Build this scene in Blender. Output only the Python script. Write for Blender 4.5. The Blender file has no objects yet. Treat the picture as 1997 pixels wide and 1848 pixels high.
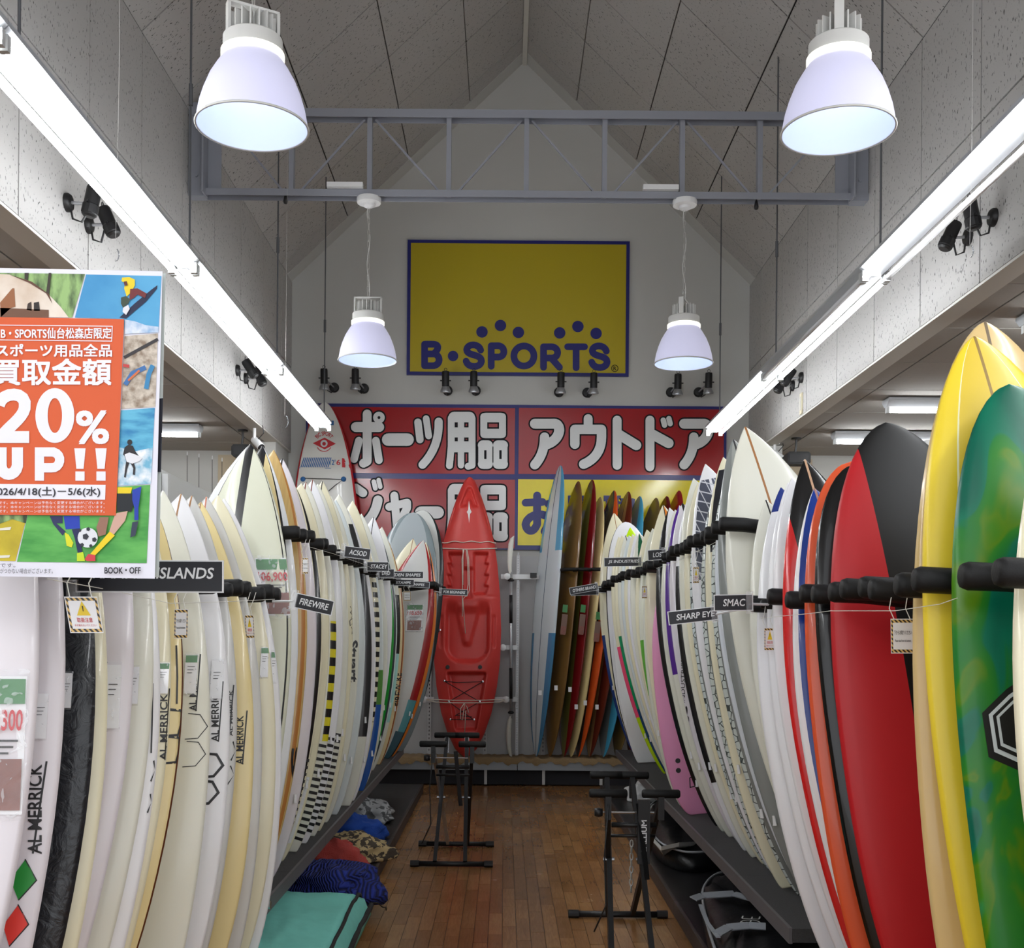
import bpy, math, random
from mathutils import Vector, Matrix, noise
random.seed(7)
R = random.Random(11)
SC = bpy.context.scene
COL = SC.collection

# ------------------------------------------------------------------ camera, world, exposure
F = 2175.0; CX = 984.0; CY = 1239.0; ROLL = 0.008; EYE = 1.6
cam_d = bpy.data.cameras.new('camera'); cam = bpy.data.objects.new('camera', cam_d); COL.objects.link(cam)
cam.location = (0, 0, EYE); cam.rotation_euler = (math.pi/2, -ROLL, 0)
cam_d.sensor_width = 36; cam_d.lens = F/1997*36
cam_d.shift_x = (998.5-CX)/1997; cam_d.shift_y = (CY-924)/1997
cam_d.clip_start = 0.05; cam_d.clip_end = 100
SC.camera = cam
world = bpy.data.worlds.new('world'); SC.world = world; world.use_nodes = True
world.node_tree.nodes['Background'].inputs[0].default_value = (0.93, 0.96, 1.0, 1)
world.node_tree.nodes['Background'].inputs[1].default_value = 1.15
SC.view_settings.view_transform = 'Standard'; SC.view_settings.look = 'None'
SC.view_settings.exposure = 0.66; SC.view_settings.gamma = 1.0; SC.view_settings.use_curve_mapping = False
TUBE = 27.0      # luminance of the lit fluorescent tubes
SC.cycles.max_bounces = 6; SC.cycles.diffuse_bounces = 4; SC.cycles.glossy_bounces = 3
SC.cycles.transparent_max_bounces = 12; SC.cycles.caustics_reflective = False; SC.cycles.caustics_refractive = False
SC.cycles.sample_clamp_indirect = 6.0

def P(x, y, D):
    """photograph pixel at depth D -> point in the shop (x right, y into the shop, z up)"""
    dx, dy = x-CX, y-CY
    u = dx+ROLL*dy; v = dy-ROLL*dx
    return Vector((u*D/F, D, EYE-v*D/F))

# ------------------------------------------------------------------ materials
def lin(c):
    return tuple(((v/255)/12.92 if v/255 <= .04045 else ((v/255+.055)/1.055)**2.4) for v in c[:3])+(1,)
_M = {}
def mat(name, c, rough=.5, metal=0, emit=0, spec=.5, bump=0, bscale=60, coat=0, var=0, alpha=1):
    if name in _M: return _M[name]
    m = bpy.data.materials.new(name); m.use_nodes = True
    nt = m.node_tree; b = nt.nodes['Principled BSDF']
    b.inputs['Base Color'].default_value = lin(c); b.inputs['Roughness'].default_value = rough
    b.inputs['Metallic'].default_value = metal; b.inputs['Specular IOR Level'].default_value = spec
    b.inputs['Coat Weight'].default_value = coat; b.inputs['Coat Roughness'].default_value = .08
    b.inputs['Alpha'].default_value = alpha
    if emit:
        b.inputs['Emission Color'].default_value = lin(c); b.inputs['Emission Strength'].default_value = emit
    if bump or var:
        tc = nt.nodes.new('ShaderNodeTexCoord'); n = nt.nodes.new('ShaderNodeTexNoise')
        n.inputs['Scale'].default_value = bscale; n.inputs['Detail'].default_value = 4
        nt.links.new(tc.outputs['Object'], n.inputs['Vector'])
        if bump:
            bp = nt.nodes.new('ShaderNodeBump'); bp.inputs['Strength'].default_value = bump; bp.inputs['Distance'].default_value = .01
            nt.links.new(n.outputs['Fac'], bp.inputs['Height']); nt.links.new(bp.outputs[0], b.inputs['Normal'])
        if var:
            hs = nt.nodes.new('ShaderNodeMixRGB'); hs.blend_type = 'MULTIPLY'; hs.inputs[0].default_value = var
            hs.inputs[1].default_value = lin(c); nt.links.new(n.outputs['Fac'], hs.inputs[2])
            nt.links.new(hs.outputs[0], b.inputs['Base Color'])
    _M[name] = m
    return m

def nd(nt, typ, **kw):
    n = nt.nodes.new(typ)
    for k, v in kw.items(): setattr(n, k, v)
    return n
def mth(nt, op, a, b=None, clamp=False):
    n = nt.nodes.new('ShaderNodeMath'); n.operation = op; n.use_clamp = clamp
    for i, v in enumerate((a, b)):
        if v is None: continue
        if isinstance(v, (int, float)): n.inputs[i].default_value = v
        else: nt.links.new(v, n.inputs[i])
    return n.outputs[0]
def mixc(nt, fac, a, b):
    n = nt.nodes.new('ShaderNodeMixRGB')
    for i, v in enumerate((fac, a, b)):
        if isinstance(v, (int, float)): n.inputs[i].default_value = v
        elif isinstance(v, tuple): n.inputs[i].default_value = v
        else: nt.links.new(v, n.inputs[i])
    return n.outputs[0]

def acoustic(name, c, amount=1.0):
    """mineral-fibre board with short dark fissures"""
    m = bpy.data.materials.new(name); m.use_nodes = True; nt = m.node_tree; b = nt.nodes['Principled BSDF']
    tc = nd(nt, 'ShaderNodeTexCoord'); oi = nd(nt, 'ShaderNodeObjectInfo')
    off = nd(nt, 'ShaderNodeVectorMath', operation='ADD')
    nt.links.new(tc.outputs['Object'], off.inputs[0])
    sc = nd(nt, 'ShaderNodeVectorMath', operation='SCALE'); sc.inputs[0].default_value = (31, 57, 3)
    nt.links.new(oi.outputs['Random'], sc.inputs['Scale']); nt.links.new(sc.outputs[0], off.inputs[1])
    mp = nd(nt, 'ShaderNodeMapping'); mp.inputs['Scale'].default_value = (1.0, .42, 1); mp.inputs['Rotation'].default_value = (0, 0, .5)
    nt.links.new(off.outputs[0], mp.inputs['Vector'])
    n1 = nd(nt, 'ShaderNodeTexNoise'); n1.inputs['Scale'].default_value = 85; n1.inputs['Detail'].default_value = 1.5
    nt.links.new(mp.outputs[0], n1.inputs['Vector'])
    r = nd(nt, 'ShaderNodeValToRGB'); r.color_ramp.elements[0].position = .655; r.color_ramp.elements[1].position = .69
    nt.links.new(n1.outputs['Fac'], r.inputs[0])
    n2 = nd(nt, 'ShaderNodeTexNoise'); n2.inputs['Scale'].default_value = 1.3
    nt.links.new(off.outputs[0], n2.inputs['Vector'])
    base = mixc(nt, mth(nt, 'MULTIPLY', n2.outputs['Fac'], .25), lin(c), lin((c[0]-22, c[1]-24, c[2]-28)))
    col = mixc(nt, mth(nt, 'MULTIPLY', r.outputs[0], .78*amount), base, lin((38, 36, 35)))
    nt.links.new(col, b.inputs['Base Color'])
    bp = nd(nt, 'ShaderNodeBump', invert=True); bp.inputs['Strength'].default_value = .5*amount; bp.inputs['Distance'].default_value = .004
    nt.links.new(r.outputs[0], bp.inputs['Height']); nt.links.new(bp.outputs[0], b.inputs['Normal'])
    b.inputs['Roughness'].default_value = .9; b.inputs['Specular IOR Level'].default_value = .2
    return m

# ------------------------------------------------------------------ mesh builder
WL = {}
class MB:
    def __init__(s): s.v = []; s.f = []; s.m = []; s.attr = {}
    def add(s, vs, fs, mi=0):
        b = len(s.v); s.v.extend([Vector(p) for p in vs]); s.f.extend([tuple(i+b for i in f) for f in fs]); s.m.extend([mi]*len(fs)); return s
    def box(s, c, d, rot=None, mi=0):
        c = Vector(c); h = Vector(d)/2; vs = []
        for x in (-1, 1):
            for y in (-1, 1):
                for z in (-1, 1):
                    p = Vector((x*h.x, y*h.y, z*h.z))
                    if rot is not None: p = rot @ p
                    vs.append(c+p)
        return s.add(vs, [(0, 1, 3, 2), (4, 6, 7, 5), (0, 4, 5, 1), (2, 3, 7, 6), (0, 2, 6, 4), (1, 5, 7, 3)], mi)
    def bar(s, a, b, w, h, up=(0, 0, 1), mi=0):
        """box beam from a to b, w across, h along up"""
        a, b = Vector(a), Vector(b); d = (b-a); L = d.length; d.normalize(); up = Vector(up)
        x = d.cross(up)
        if x.length < 1e-5: x = d.cross(Vector((0, 1, 0)))
        x.normalize(); z = x.cross(d).normalized()
        rot = Matrix((x, d, z)).transposed()
        return s.box((a+b)/2, (w, L, h), rot, mi)
    def tube(s, pts, r, n=8, caps=True, mi=0, closed=False):
        pts = [Vector(p) for p in pts]; k = len(pts); rings = []; prev = None
        rr = r if isinstance(r, (list, tuple)) else [r]*k
        for i, p in enumerate(pts):
            if closed: t = pts[(i+1) % k]-pts[i-1]
            else: t = pts[min(i+1, k-1)]-pts[max(i-1, 0)]
            t.normalize()
            if prev is None:
                x = t.cross(Vector((0, 0, 1)))
                if x.length < .05: x = t.cross(Vector((1, 0, 0)))
            else: x = prev-t*prev.dot(t)
            x.normalize(); prev = x; y = t.cross(x)
            rings.append([p+(x*math.cos(2*math.pi*j/n)+y*math.sin(2*math.pi*j/n))*rr[i] for j in range(n)])
        vs = [q for ring in rings for q in ring]; fs = []
        for i in range(k if closed else k-1):
            a = i*n; b = ((i+1) % k)*n
            for j in range(n): fs.append((a+j, a+(j+1) % n, b+(j+1) % n, b+j))
        if caps and not closed:
            fs.append(tuple(range(n-1, -1, -1))); fs.append(tuple((k-1)*n+j for j in range(n)))
        return s.add(vs, fs, mi)
    def lathe(s, prof, c, n=24, axis=(0, 0, 1), mi=0, cap0=False, cap1=False):
        """prof: (radius, height along axis)"""
        c = Vector(c); ax = Vector(axis).normalized()
        x = ax.cross(Vector((0, 1, 0)))
        if x.length < .1: x = ax.cross(Vector((1, 0, 0)))
        x.normalize(); y = ax.cross(x); vs = []; fs = []
        for r, h in prof:
            for j in range(n):
                a = 2*math.pi*j/n; vs.append(c+ax*h+(x*math.cos(a)+y*math.sin(a))*r)
        for i in range(len(prof)-1):
            for j in range(n): fs.append((i*n+j, i*n+(j+1) % n, (i+1)*n+(j+1) % n, (i+1)*n+j))
        if cap0: fs.append(tuple(range(n-1, -1, -1)))
        if cap1: fs.append(tuple((len(prof)-1)*n+j for j in range(n)))
        return s.add(vs, fs, mi)
    def prism(s, poly, o, ux, uy, un, t, mi=0):
        """flat polygon (list of 2-d points) in the frame o, ux, uy, thickened by t along un"""
        o, ux, uy, un = Vector(o), Vector(ux), Vector(uy), Vector(un); n = len(poly)
        vs = [o+ux*p[0]+uy*p[1] for p in poly]+[o+ux*p[0]+uy*p[1]+un*t for p in poly]
        fs = [tuple(range(n-1, -1, -1)), tuple(range(n, 2*n))]+[(i, (i+1) % n, n+(i+1) % n, n+i) for i in range(n)]
        return s.add(vs, fs, mi)
    def build(s, name, mats, parent=None, smooth=False, origin=None, fixn=True):
        if not isinstance(mats, (list, tuple)): mats = [mats]
        if origin is None:
            xs = [p.x for p in s.v]; ys = [p.y for p in s.v]; zs = [p.z for p in s.v]
            origin = Vector(((min(xs)+max(xs))/2, (min(ys)+max(ys))/2, min(zs)))
        origin = Vector(origin)
        me = bpy.data.meshes.new(name)
        me.from_pydata([tuple(p-origin) for p in s.v], [], s.f)
        for m in mats: me.materials.append(m)
        if any(s.m): me.polygons.foreach_set('material_index', s.m)
        if smooth is True: me.polygons.foreach_set('use_smooth', [True]*len(s.f))
        for k, vals in s.attr.items():
            a = me.attributes.new(k, 'FLOAT', 'POINT'); a.data.foreach_set('value', vals)
        if fixn:
            import bmesh
            bm = bmesh.new(); bm.from_mesh(me); bmesh.ops.recalc_face_normals(bm, faces=bm.faces); bm.to_mesh(me); bm.free()
        me.update()
        if smooth == 'auto':
            me.polygons.foreach_set('use_smooth', [True]*len(s.f))
            try: me.set_sharp_from_angle(angle=.7)
            except Exception: pass
        o = bpy.data.objects.new(name, me); COL.objects.link(o)
        WL[o.name] = origin.copy()
        if parent is not None:
            o.parent = parent; o.location = origin-WL[parent.name]
        else: o.location = origin
        return o
def empty(name, loc):
    o = bpy.data.objects.new(name, None); COL.objects.link(o); o.location = loc; o.empty_display_size = .1
    WL[o.name] = Vector(loc); return o
def tag(o, label, cat, group=None, kind=None):
    o['label'] = label; o['category'] = cat
    if group: o['group'] = group
    if kind: o['kind'] = kind
    return o
def struct(o, label=None):
    o['kind'] = 'structure'
    if label: o['label'] = label
    return o
def inst(src, name, mw, parent):
    """another object that shares src's mesh, placed by world matrix; parent unrotated"""
    o = bpy.data.objects.new(name, src.data if hasattr(src, 'data') else src); COL.objects.link(o)
    o.parent = parent; w = mw.copy(); w.translation = mw.translation-WL[parent.name]; o.matrix_local = w
    WL[o.name] = mw.translation.copy(); return o

# ------------------------------------------------------------------ flat print: text and strokes
_T = {}
def text2d(body, size=1.0, off=0.0, shear=0.0, align='LEFT', spacing=1.0):
    key = (body, off, shear, align, spacing)
    if key not in _T:
        c = bpy.data.curves.new('lettering', 'FONT'); c.body = body; c.offset = off; c.shear = shear
        c.align_x = align; c.space_character = spacing; c.resolution_u = 3
        o = bpy.data.objects.new('lettering', c); COL.objects.link(o)
        bpy.context.view_layer.update()
        me = bpy.data.meshes.new_from_object(o.evaluated_get(bpy.context.evaluated_depsgraph_get()))
        _T[key] = ([(v.co.x, v.co.y) for v in me.vertices], [tuple(p.vertices) for p in me.polygons])
        bpy.data.objects.remove(o); bpy.data.curves.remove(c); bpy.data.meshes.remove(me)
    vs, fs = _T[key]
    return [(x*size, y*size) for x, y in vs], fs
def fit_text(body, x0, x1, y0, y1, off=0.0, shear=0.0, spacing=1.0):
    """text stretched into a rectangle"""
    vs, fs = text2d(body, 1, off, shear, 'LEFT', spacing)
    ax = min(p[0] for p in vs); bx = max(p[0] for p in vs); ay = min(p[1] for p in vs); by = max(p[1] for p in vs)
    return [(x0+(p[0]-ax)/(bx-ax)*(x1-x0), y0+(p[1]-ay)/(by-ay)*(y1-y0)) for p in vs], fs
def stroke2d(pts, w, seg=None):
    """thick polyline with round ends as flat polygons"""
    vs = []; fs = []; n = 14
    if seg:
        q = [pts[0]]
        for a, b in zip(pts, pts[1:]):
            k = max(1, int(math.hypot(b[0]-a[0], b[1]-a[1])/seg))
            q += [(a[0]+(b[0]-a[0])*i/k, a[1]+(b[1]-a[1])*i/k) for i in range(1, k+1)]
        pts = q
    for i, p in enumerate(pts):
        b = len(vs); vs += [(p[0]+w/2*math.cos(2*math.pi*j/n), p[1]+w/2*math.sin(2*math.pi*j/n)) for j in range(n)]
        fs.append(tuple(b+j for j in range(n)))
    for a, c in zip(pts, pts[1:]):
        dx, dy = c[0]-a[0], c[1]-a[1]; L = math.hypot(dx, dy)
        if L < 1e-9: continue
        nx, ny = -dy/L*w/2, dx/L*w/2; b = len(vs)
        vs += [(a[0]+nx, a[1]+ny), (a[0]-nx, a[1]-ny), (c[0]-nx, c[1]-ny), (c[0]+nx, c[1]+ny)]; fs.append((b, b+1, b+2, b+3))
    return vs, fs
def bez(*p, n=8):
    """sample a quadratic or cubic curve"""
    out = []
    for i in range(n+1):
        t = i/n
        if len(p) == 3: out.append(tuple((1-t)**2*p[0][k]+2*t*(1-t)*p[1][k]+t*t*p[2][k] for k in (0, 1)))
        else: out.append(tuple((1-t)**3*p[0][k]+3*t*(1-t)**2*p[1][k]+3*t*t*(1-t)*p[2][k]+t**3*p[3][k] for k in (0, 1)))
    return out
class Flat:
    """a plane in the shop that carries print: o + ux*x + uy*y, un towards the reader"""
    def __init__(s, o, ux, uy):
        s.o = Vector(o); s.ux = Vector(ux).normalized(); s.uy = Vector(uy).normalized(); s.un = s.ux.cross(s.uy).normalized()
    def pt(s, x, y, d=0): return s.o+s.ux*x+s.uy*y+s.un*d
    def put(s, mb, vf, d, mi=0):
        vs, fs = vf; return mb.add([s.pt(x, y, d) for x, y in vs], fs, mi)
    def rect(s, mb, x0, x1, y0, y1, d, mi=0): return s.put(mb, ([(x0, y0), (x1, y0), (x1, y1), (x0, y1)], [(0, 1, 2, 3)]), d, mi)
    def poly(s, mb, pts, d, mi=0): return s.put(mb, (pts, [tuple(range(len(pts)))]), d, mi)
    def disc(s, mb, x, y, r, d, mi=0, n=24, sy=1): return s.poly(mb, [(x+r*math.cos(2*math.pi*i/n), y+sy*r*math.sin(2*math.pi*i/n)) for i in range(n)], d, mi)
    def slab(s, mb, x0, x1, y0, y1, d0, d1, mi=0):
        return mb.prism([(x0, y0), (x1, y0), (x1, y1), (x0, y1)], s.pt(0, 0, d0), s.ux, s.uy, s.un, d1-d0, mi)
ORD = 'first second third fourth fifth sixth seventh eighth ninth tenth eleventh twelfth thirteenth fourteenth fifteenth sixteenth seventeenth eighteenth nineteenth twentieth'.split()
def ordinal(n):
    if n <= 20: return ORD[n-1]
    if n == 30: return 'thirtieth'
    return {2: 'twenty', 3: 'thirty'}[n//10]+'-'+ORD[n % 10-1]

# ------------------------------------------------------------------ the hall
XL, XR, XC, ZS, ZE, ZR, DW = -2.39, 2.69, .17, 3.62, 5.5, 7.95, 12.36
Y0 = -2.5
M_wall = mat('painted_wall', (196, 196, 192), .85, spec=.2, bump=.08, bscale=220)
M_soffit = mat('joint_shadow_grey', (30, 29, 28), .9)
M_ac = acoustic('fissured_panel', (182, 180, 178))
M_flat = acoustic('flat_ceiling_panel', (172, 169, 164), .12)
M_trim = mat('white_trim', (205, 203, 196), .6)
M_steel = mat('blue_grey_painted_steel', (142, 145, 154), .5)
M_black = mat('black_metal', (22, 22, 24), .45)
M_chrome = mat('chrome', (205, 207, 212), .18, 1)
M_zinc = mat('galvanised_steel', (170, 173, 178), .4, .8)
M_white = mat('white_enamel', (226, 227, 228), .4)
M_foam = mat('black_foam', (13, 13, 14), .6, spec=.35, bump=.1, bscale=300)

# floor: slab, planks that show singly, the rest joined
M_slab = mat('floor_joint', (38, 26, 17), .6)
def wood_floor():
    m = bpy.data.materials.new('oak_block_floor'); m.use_nodes = True; nt = m.node_tree; b = nt.nodes['Principled BSDF']
    tc = nd(nt, 'ShaderNodeTexCoord'); oi = nd(nt, 'ShaderNodeObjectInfo')
    gp = nd(nt, 'ShaderNodeNewGeometry')
    off = nd(nt, 'ShaderNodeVectorMath', operation='ADD'); sc = nd(nt, 'ShaderNodeVectorMath', operation='SCALE'); sc.inputs[0].default_value = (40, 40, 9)
    nt.links.new(oi.outputs['Random'], sc.inputs['Scale']); nt.links.new(gp.outputs['Position'], off.inputs[0]); nt.links.new(sc.outputs[0], off.inputs[1])
    mp = nd(nt, 'ShaderNodeMapping'); mp.inputs['Scale'].default_value = (60, 5, 1); nt.links.new(off.outputs[0], mp.inputs['Vector'])
    n = nd(nt, 'ShaderNodeTexNoise'); n.inputs['Scale'].default_value = 1; n.inputs['Detail'].default_value = 5; n.inputs['Distortion'].default_value = 1.6; nt.links.new(mp.outputs[0], n.inputs['Vector'])
    n2 = nd(nt, 'ShaderNodeTexNoise'); n2.inputs['Scale'].default_value = 1.7; n2.inputs['Detail'].default_value = 3; nt.links.new(gp.outputs['Position'], n2.inputs['Vector'])
    r = nd(nt, 'ShaderNodeValToRGB'); e = r.color_ramp.elements
    e[0].position = .0; e[0].color = lin((112, 76, 44)); e[1].position = 1; e[1].color = lin((186, 140, 90))
    e2 = r.color_ramp.elements.new(.5); e2.color = lin((148, 105, 63))
    f = mth(nt, 'ADD', mth(nt, 'ADD', .12, mth(nt, 'MULTIPLY', oi.outputs['Random'], .32)), mth(nt, 'MULTIPLY', n.outputs['Fac'], .5))
    f = mth(nt, 'ADD', f, mth(nt, 'MULTIPLY', mth(nt, 'SUBTRACT', n2.outputs['Fac'], .5), .5))
    nt.links.new(f, r.inputs[0]); nt.links.new(r.outputs[0], b.inputs['Base Color'])
    rr = mth(nt, 'ADD', .12, mth(nt, 'MULTIPLY', n2.outputs['Fac'], .24)); nt.links.new(rr, b.inputs['Roughness'])
    bp = nd(nt, 'ShaderNodeBump'); bp.inputs['Strength'].default_value = .12; bp.inputs['Distance'].default_value = .004
    nt.links.new(n.outputs['Fac'], bp.inputs['Height']); nt.links.new(bp.outputs[0], b.inputs['Normal'])
    return m
M_wood = wood_floor()
fl = struct(MB().box((0, 5, -.06), (15.4, 15.4, .11)).build('floor', M_slab, origin=(0, 0, 0)), 'worn brown wood block floor of the aisle')
PW, PL = .076, .455
pm = MB().box((0, 0, -.004), (PW-.0022, PL-.0022, .008)).build('plank', M_wood, fl, origin=(0, 0, 0))
rest = MB(); cells = []
for i in range(-99, 100):
    x = (i+.5)*PW; sh = (i*.37 % 1)*PL
    for j in range(-5, 27): cells.append((j*PL+sh, x, R.uniform(-.0006, .0006)))
seen = sorted(c for c in cells if -.84 < c[1] < 1.02 and 5.55 < c[0] < 11.95)[:298]; shown = set(seen)
for k, (y, x, z) in enumerate(seen):
    if k == 0: pm.location = (x, y, z)
    else: inst(pm, 'plank', Matrix.Translation((x, y, z)), fl)
for c in cells:
    if c not in shown: rest.box((c[1], c[0], -.004+c[2]), (PW-.0022, PL-.0022, .008))
ro = rest.build('planks_beyond', M_wood, fl, origin=(0, 0, 0)); ro['kind'] = 'stuff'

# back wall with its gable
wb = MB().prism([(-7.6, 0), (7.6, 0), (7.6, ZS+.1), (XR+.12, ZS+.1), (XR+.12, ZE), (XC, ZR+.12), (XL-.12, ZE), (XL-.12, ZS+.1), (-7.6, ZS+.1)], (0, DW, 0), (1, 0, 0), (0, 0, 1), (0, 1, 0), .12)
wb = struct(wb.build('wall_back', M_wall, origin=(0, DW, 0)), 'pale grey gable wall at the end of the aisle')
struct(MB().box((-7.6, 5, 1.86), (.1, 15, 3.72)).build('wall_left', M_wall)); struct(MB().box((7.6, 5, 1.86), (.1, 15, 3.72)).build('wall_right', M_wall))
# upper side walls, sloped ceiling and flat side ceilings: carcass plus panels
ac_sq = MB().box((0, 0, 0), (.9, .9, .012)).build('panel', M_ac, wb, origin=(0, 0, 0)); TPL = ac_sq.data
fl_sq = bpy.data.meshes.new('panel'); fl_sq = TPL.copy(); fl_sq.materials[0] = M_flat
bpy.data.objects.remove(ac_sq)
def panel(mesh, c, a, b, wa, wb_, parent):
    """panel centred at c, sides along unit vectors a, b with lengths wa, wb_"""
    a, b = Vector(a), Vector(b); n = a.cross(b)
    m = Matrix((a*wa/.9, b*wb_/.9, n)).transposed().to_4x4(); m.translation = Vector(c)
    return inst(mesh, 'panel', m, parent)
PH = 7.25; MOD = .91
cuts = [PH-3*MOD+k*MOD for k in range(0, 9)]; cuts = [c for c in cuts if c < DW-.1]+[DW]
SEAM = .013
for sx, name in ((XL, 'upper_left'), (XR, 'upper_right')):
    sg = 1 if sx < 0 else -1
    w = struct(MB().box((sx-sg*.075, (Y0+DW)/2, (ZS+ZE)/2), (.12, DW-Y0, ZE-ZS)).build('wall_'+name, M_soffit, origin=(sx, 0, 0)), 'acoustic panelled upper side wall')
    zz = [ZS, ZS+.92, ZE]
    for a, b in zip([Y0]+cuts, cuts):
        for z0, z1 in zip(zz, zz[1:]):
            panel(TPL, (sx, (a+b)/2, (z0+z1)/2), (0, 1, 0), (0, 0, 1), b-a-SEAM, z1-z0-SEAM, w)
    struct(MB().box((sx-sg*.062, (Y0+DW)/2, ZS-.006), (.14, DW-Y0, .016)).build('trim_1' if sx < 0 else 'trim_2', M_trim))
    # slope
    p0 = Vector((sx, 0, ZE)); p1 = Vector((XC, 0, ZR)); up = (p1-p0); SL = up.length; up.normalize()
    nrm = Vector((0, 1, 0)).cross(up)*(-1 if sx < 0 else 1)
    if nrm.z < 0: nrm = -nrm
    c = struct(MB().prism([(0, 0), (DW-Y0, 0), (DW-Y0, SL+.05), (0, SL+.05)], p0+Vector((0, Y0, 0))+nrm*.02, (0, 1, 0), up, nrm, .08).build('ceiling_slope_'+('left' if sx < 0 else 'right'), M_soffit, origin=(sx, 0, ZE)), 'steep panelled ceiling slope')
    edge = DW-.24
    cc = [k for k in cuts if k < edge-.05]+[edge]
    rows = [0]+[MOD*k for k in (1, 2, 3)]+[SL]
    for a, b in zip([Y0]+cc, cc):
        for r0, r1 in zip(rows, rows[1:]):
            q = p0+up*((r0+r1)/2)+Vector((0, (a+b)/2, 0))+nrm*.012
            panel(TPL, q, (0, 1, 0), up, b-a-SEAM, r1-r0-SEAM, c)
    struct(MB().prism([(0, 0), (.24, 0), (.24, SL), (0, SL)], p0+Vector((0, edge, 0))+nrm*.004, (0, 1, 0), up, nrm, .03).build('trim_3' if sx < 0 else 'trim_4', M_wall))
    # flat ceiling of the neighbouring aisle
    fc = struct(MB().box(((sx-sg*.12-sg*7.6)/2, (Y0+DW)/2, ZS+.06), (7.6-abs(sx)-.12, DW-Y0, .08)).build('ceiling_flat_'+('left' if sx < 0 else 'right'), M_soffit, origin=(sx, 0, ZS)), 'low flat ceiling over the neighbouring aisle')
    xs = [sx-sg*.06, sx-sg*.31, sx-sg*(.31+1.82), sx-sg*(.31+3.64), sx-sg*5.0]
    for a, b in zip([Y0]+cuts, cuts):
        for x0, x1 in zip(xs, xs[1:]):
            panel(fl_sq, ((x0+x1)/2, (a+b)/2, ZS+.008), (1, 0, 0), (0, 1, 0), abs(x1-x0)-SEAM, b-a-SEAM, fc)
struct(MB().box((XC, (Y0+DW)/2, ZR-.02), (.05, DW-Y0, .03)).build('trim_5', M_trim), 'thin batten along the roof ridge')
for sx in (XL-.11, XR+.11):
    struct(MB().box((sx, DW-.35, ZS/2), (.18, .68, ZS-.02)).build('pillar', M_wall), 'plain grey wall pier under the upper wall')
# door-like pale panels on the far wall of the neighbouring aisles
M_beige = mat('beige_board', (196, 181, 155), .8)
for i, (x0, x1, y0, y1) in enumerate(((1490, 1582, 878, 1100), (426, 497, 858, 1000))):
    a = P(x0, y0, DW-.01); b = P(x1, y1, DW-.01)
    struct(MB().box(((a.x+b.x)/2, DW-.012, 1.8), (abs(b.x-a.x), .02, 3.55)).build('trim_%d' % (6+i), M_beige), 'beige board strip on the end wall')

# roof truss
TD = 8.3
tr = empty('roof_truss', (XC, TD, P(1000, 384, TD).z)); tag(tr, 'blue-grey steel roof truss spanning the hall', 'truss')
zb = P(1000, 378, TD).z; zt = P(1000, 222, TD).z
for z, h in ((zb, .05), (zt, .06)):
    ch = MB().box((XC, TD+.05, z+h/2-.004), (XR-XL, .1, .008)); ch.box((XC, TD, z), (XR-XL, .008, h)); ch.box((XC, TD+.1, z), (XR-XL, .008, h))
    ch.build('chord', M_steel, tr)
px = [567, 720, 875, 1027, 1180, 1332, 1484]; X = [P(x, 300, TD).x for x in px]
for x in X: MB().box((x, TD+.05, (zb+zt)/2), (.036, .06, zt-zb)).build('post', M_steel, tr)
XX = [XL+.22]+X+[XR-.22]
for k, (a, b) in enumerate(zip(XX, XX[1:])):
    lo, hi = (a+.06, b-.04) if k % 2 == 1 else (b-.06, a+.04)
    MB().bar((lo, TD+.05, zb+.02), (hi, TD+.05, zt-.03), .014, .014, (0, 1, 0)).build('diagonal', M_steel, tr)
for sx, sg in ((XL, 1), (XR, -1)):
    e = MB().box((sx+sg*.07, TD+.05, (zb+zt)/2+.02), (.12, .1, zt-zb+.1)); e.box((sx+sg*.19, TD+.06, (zb+zt)/2), (.1, .012, zt-zb-.03)); e.box((sx+sg*.135, TD-.01, (zb+zt)/2+.02), (.012, .14, zt-zb+.1))
    e = e.build('end_bracket', M_steel, tr)
    for zz in (.12, .47):
        MB().lathe([(.014, 0), (.014, .014), (.008, .014)], (sx+sg*.07, TD-.0, zb+zz), 8, (0, -1, 0), cap1=True).build('bolt', M_steel, e)
# white ballast boxes on the lower chord
for x0, x1, nm in ((638, 708, 'one'), (1254, 1323, 'two')):
    a = P(x0, 356, TD-.02); b = P(x1, 356, TD-.02)
    t = MB().box(((a.x+b.x)/2, TD-.02, zb+.045), (b.x-a.x, .05, .035)).build('ballast_box', M_white)
    tag(t, 'slim white ballast box on the truss beside the lamp chain near the '+('paddleboard' if nm == 'one' else 'wall pier'), 'ballast box')

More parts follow.
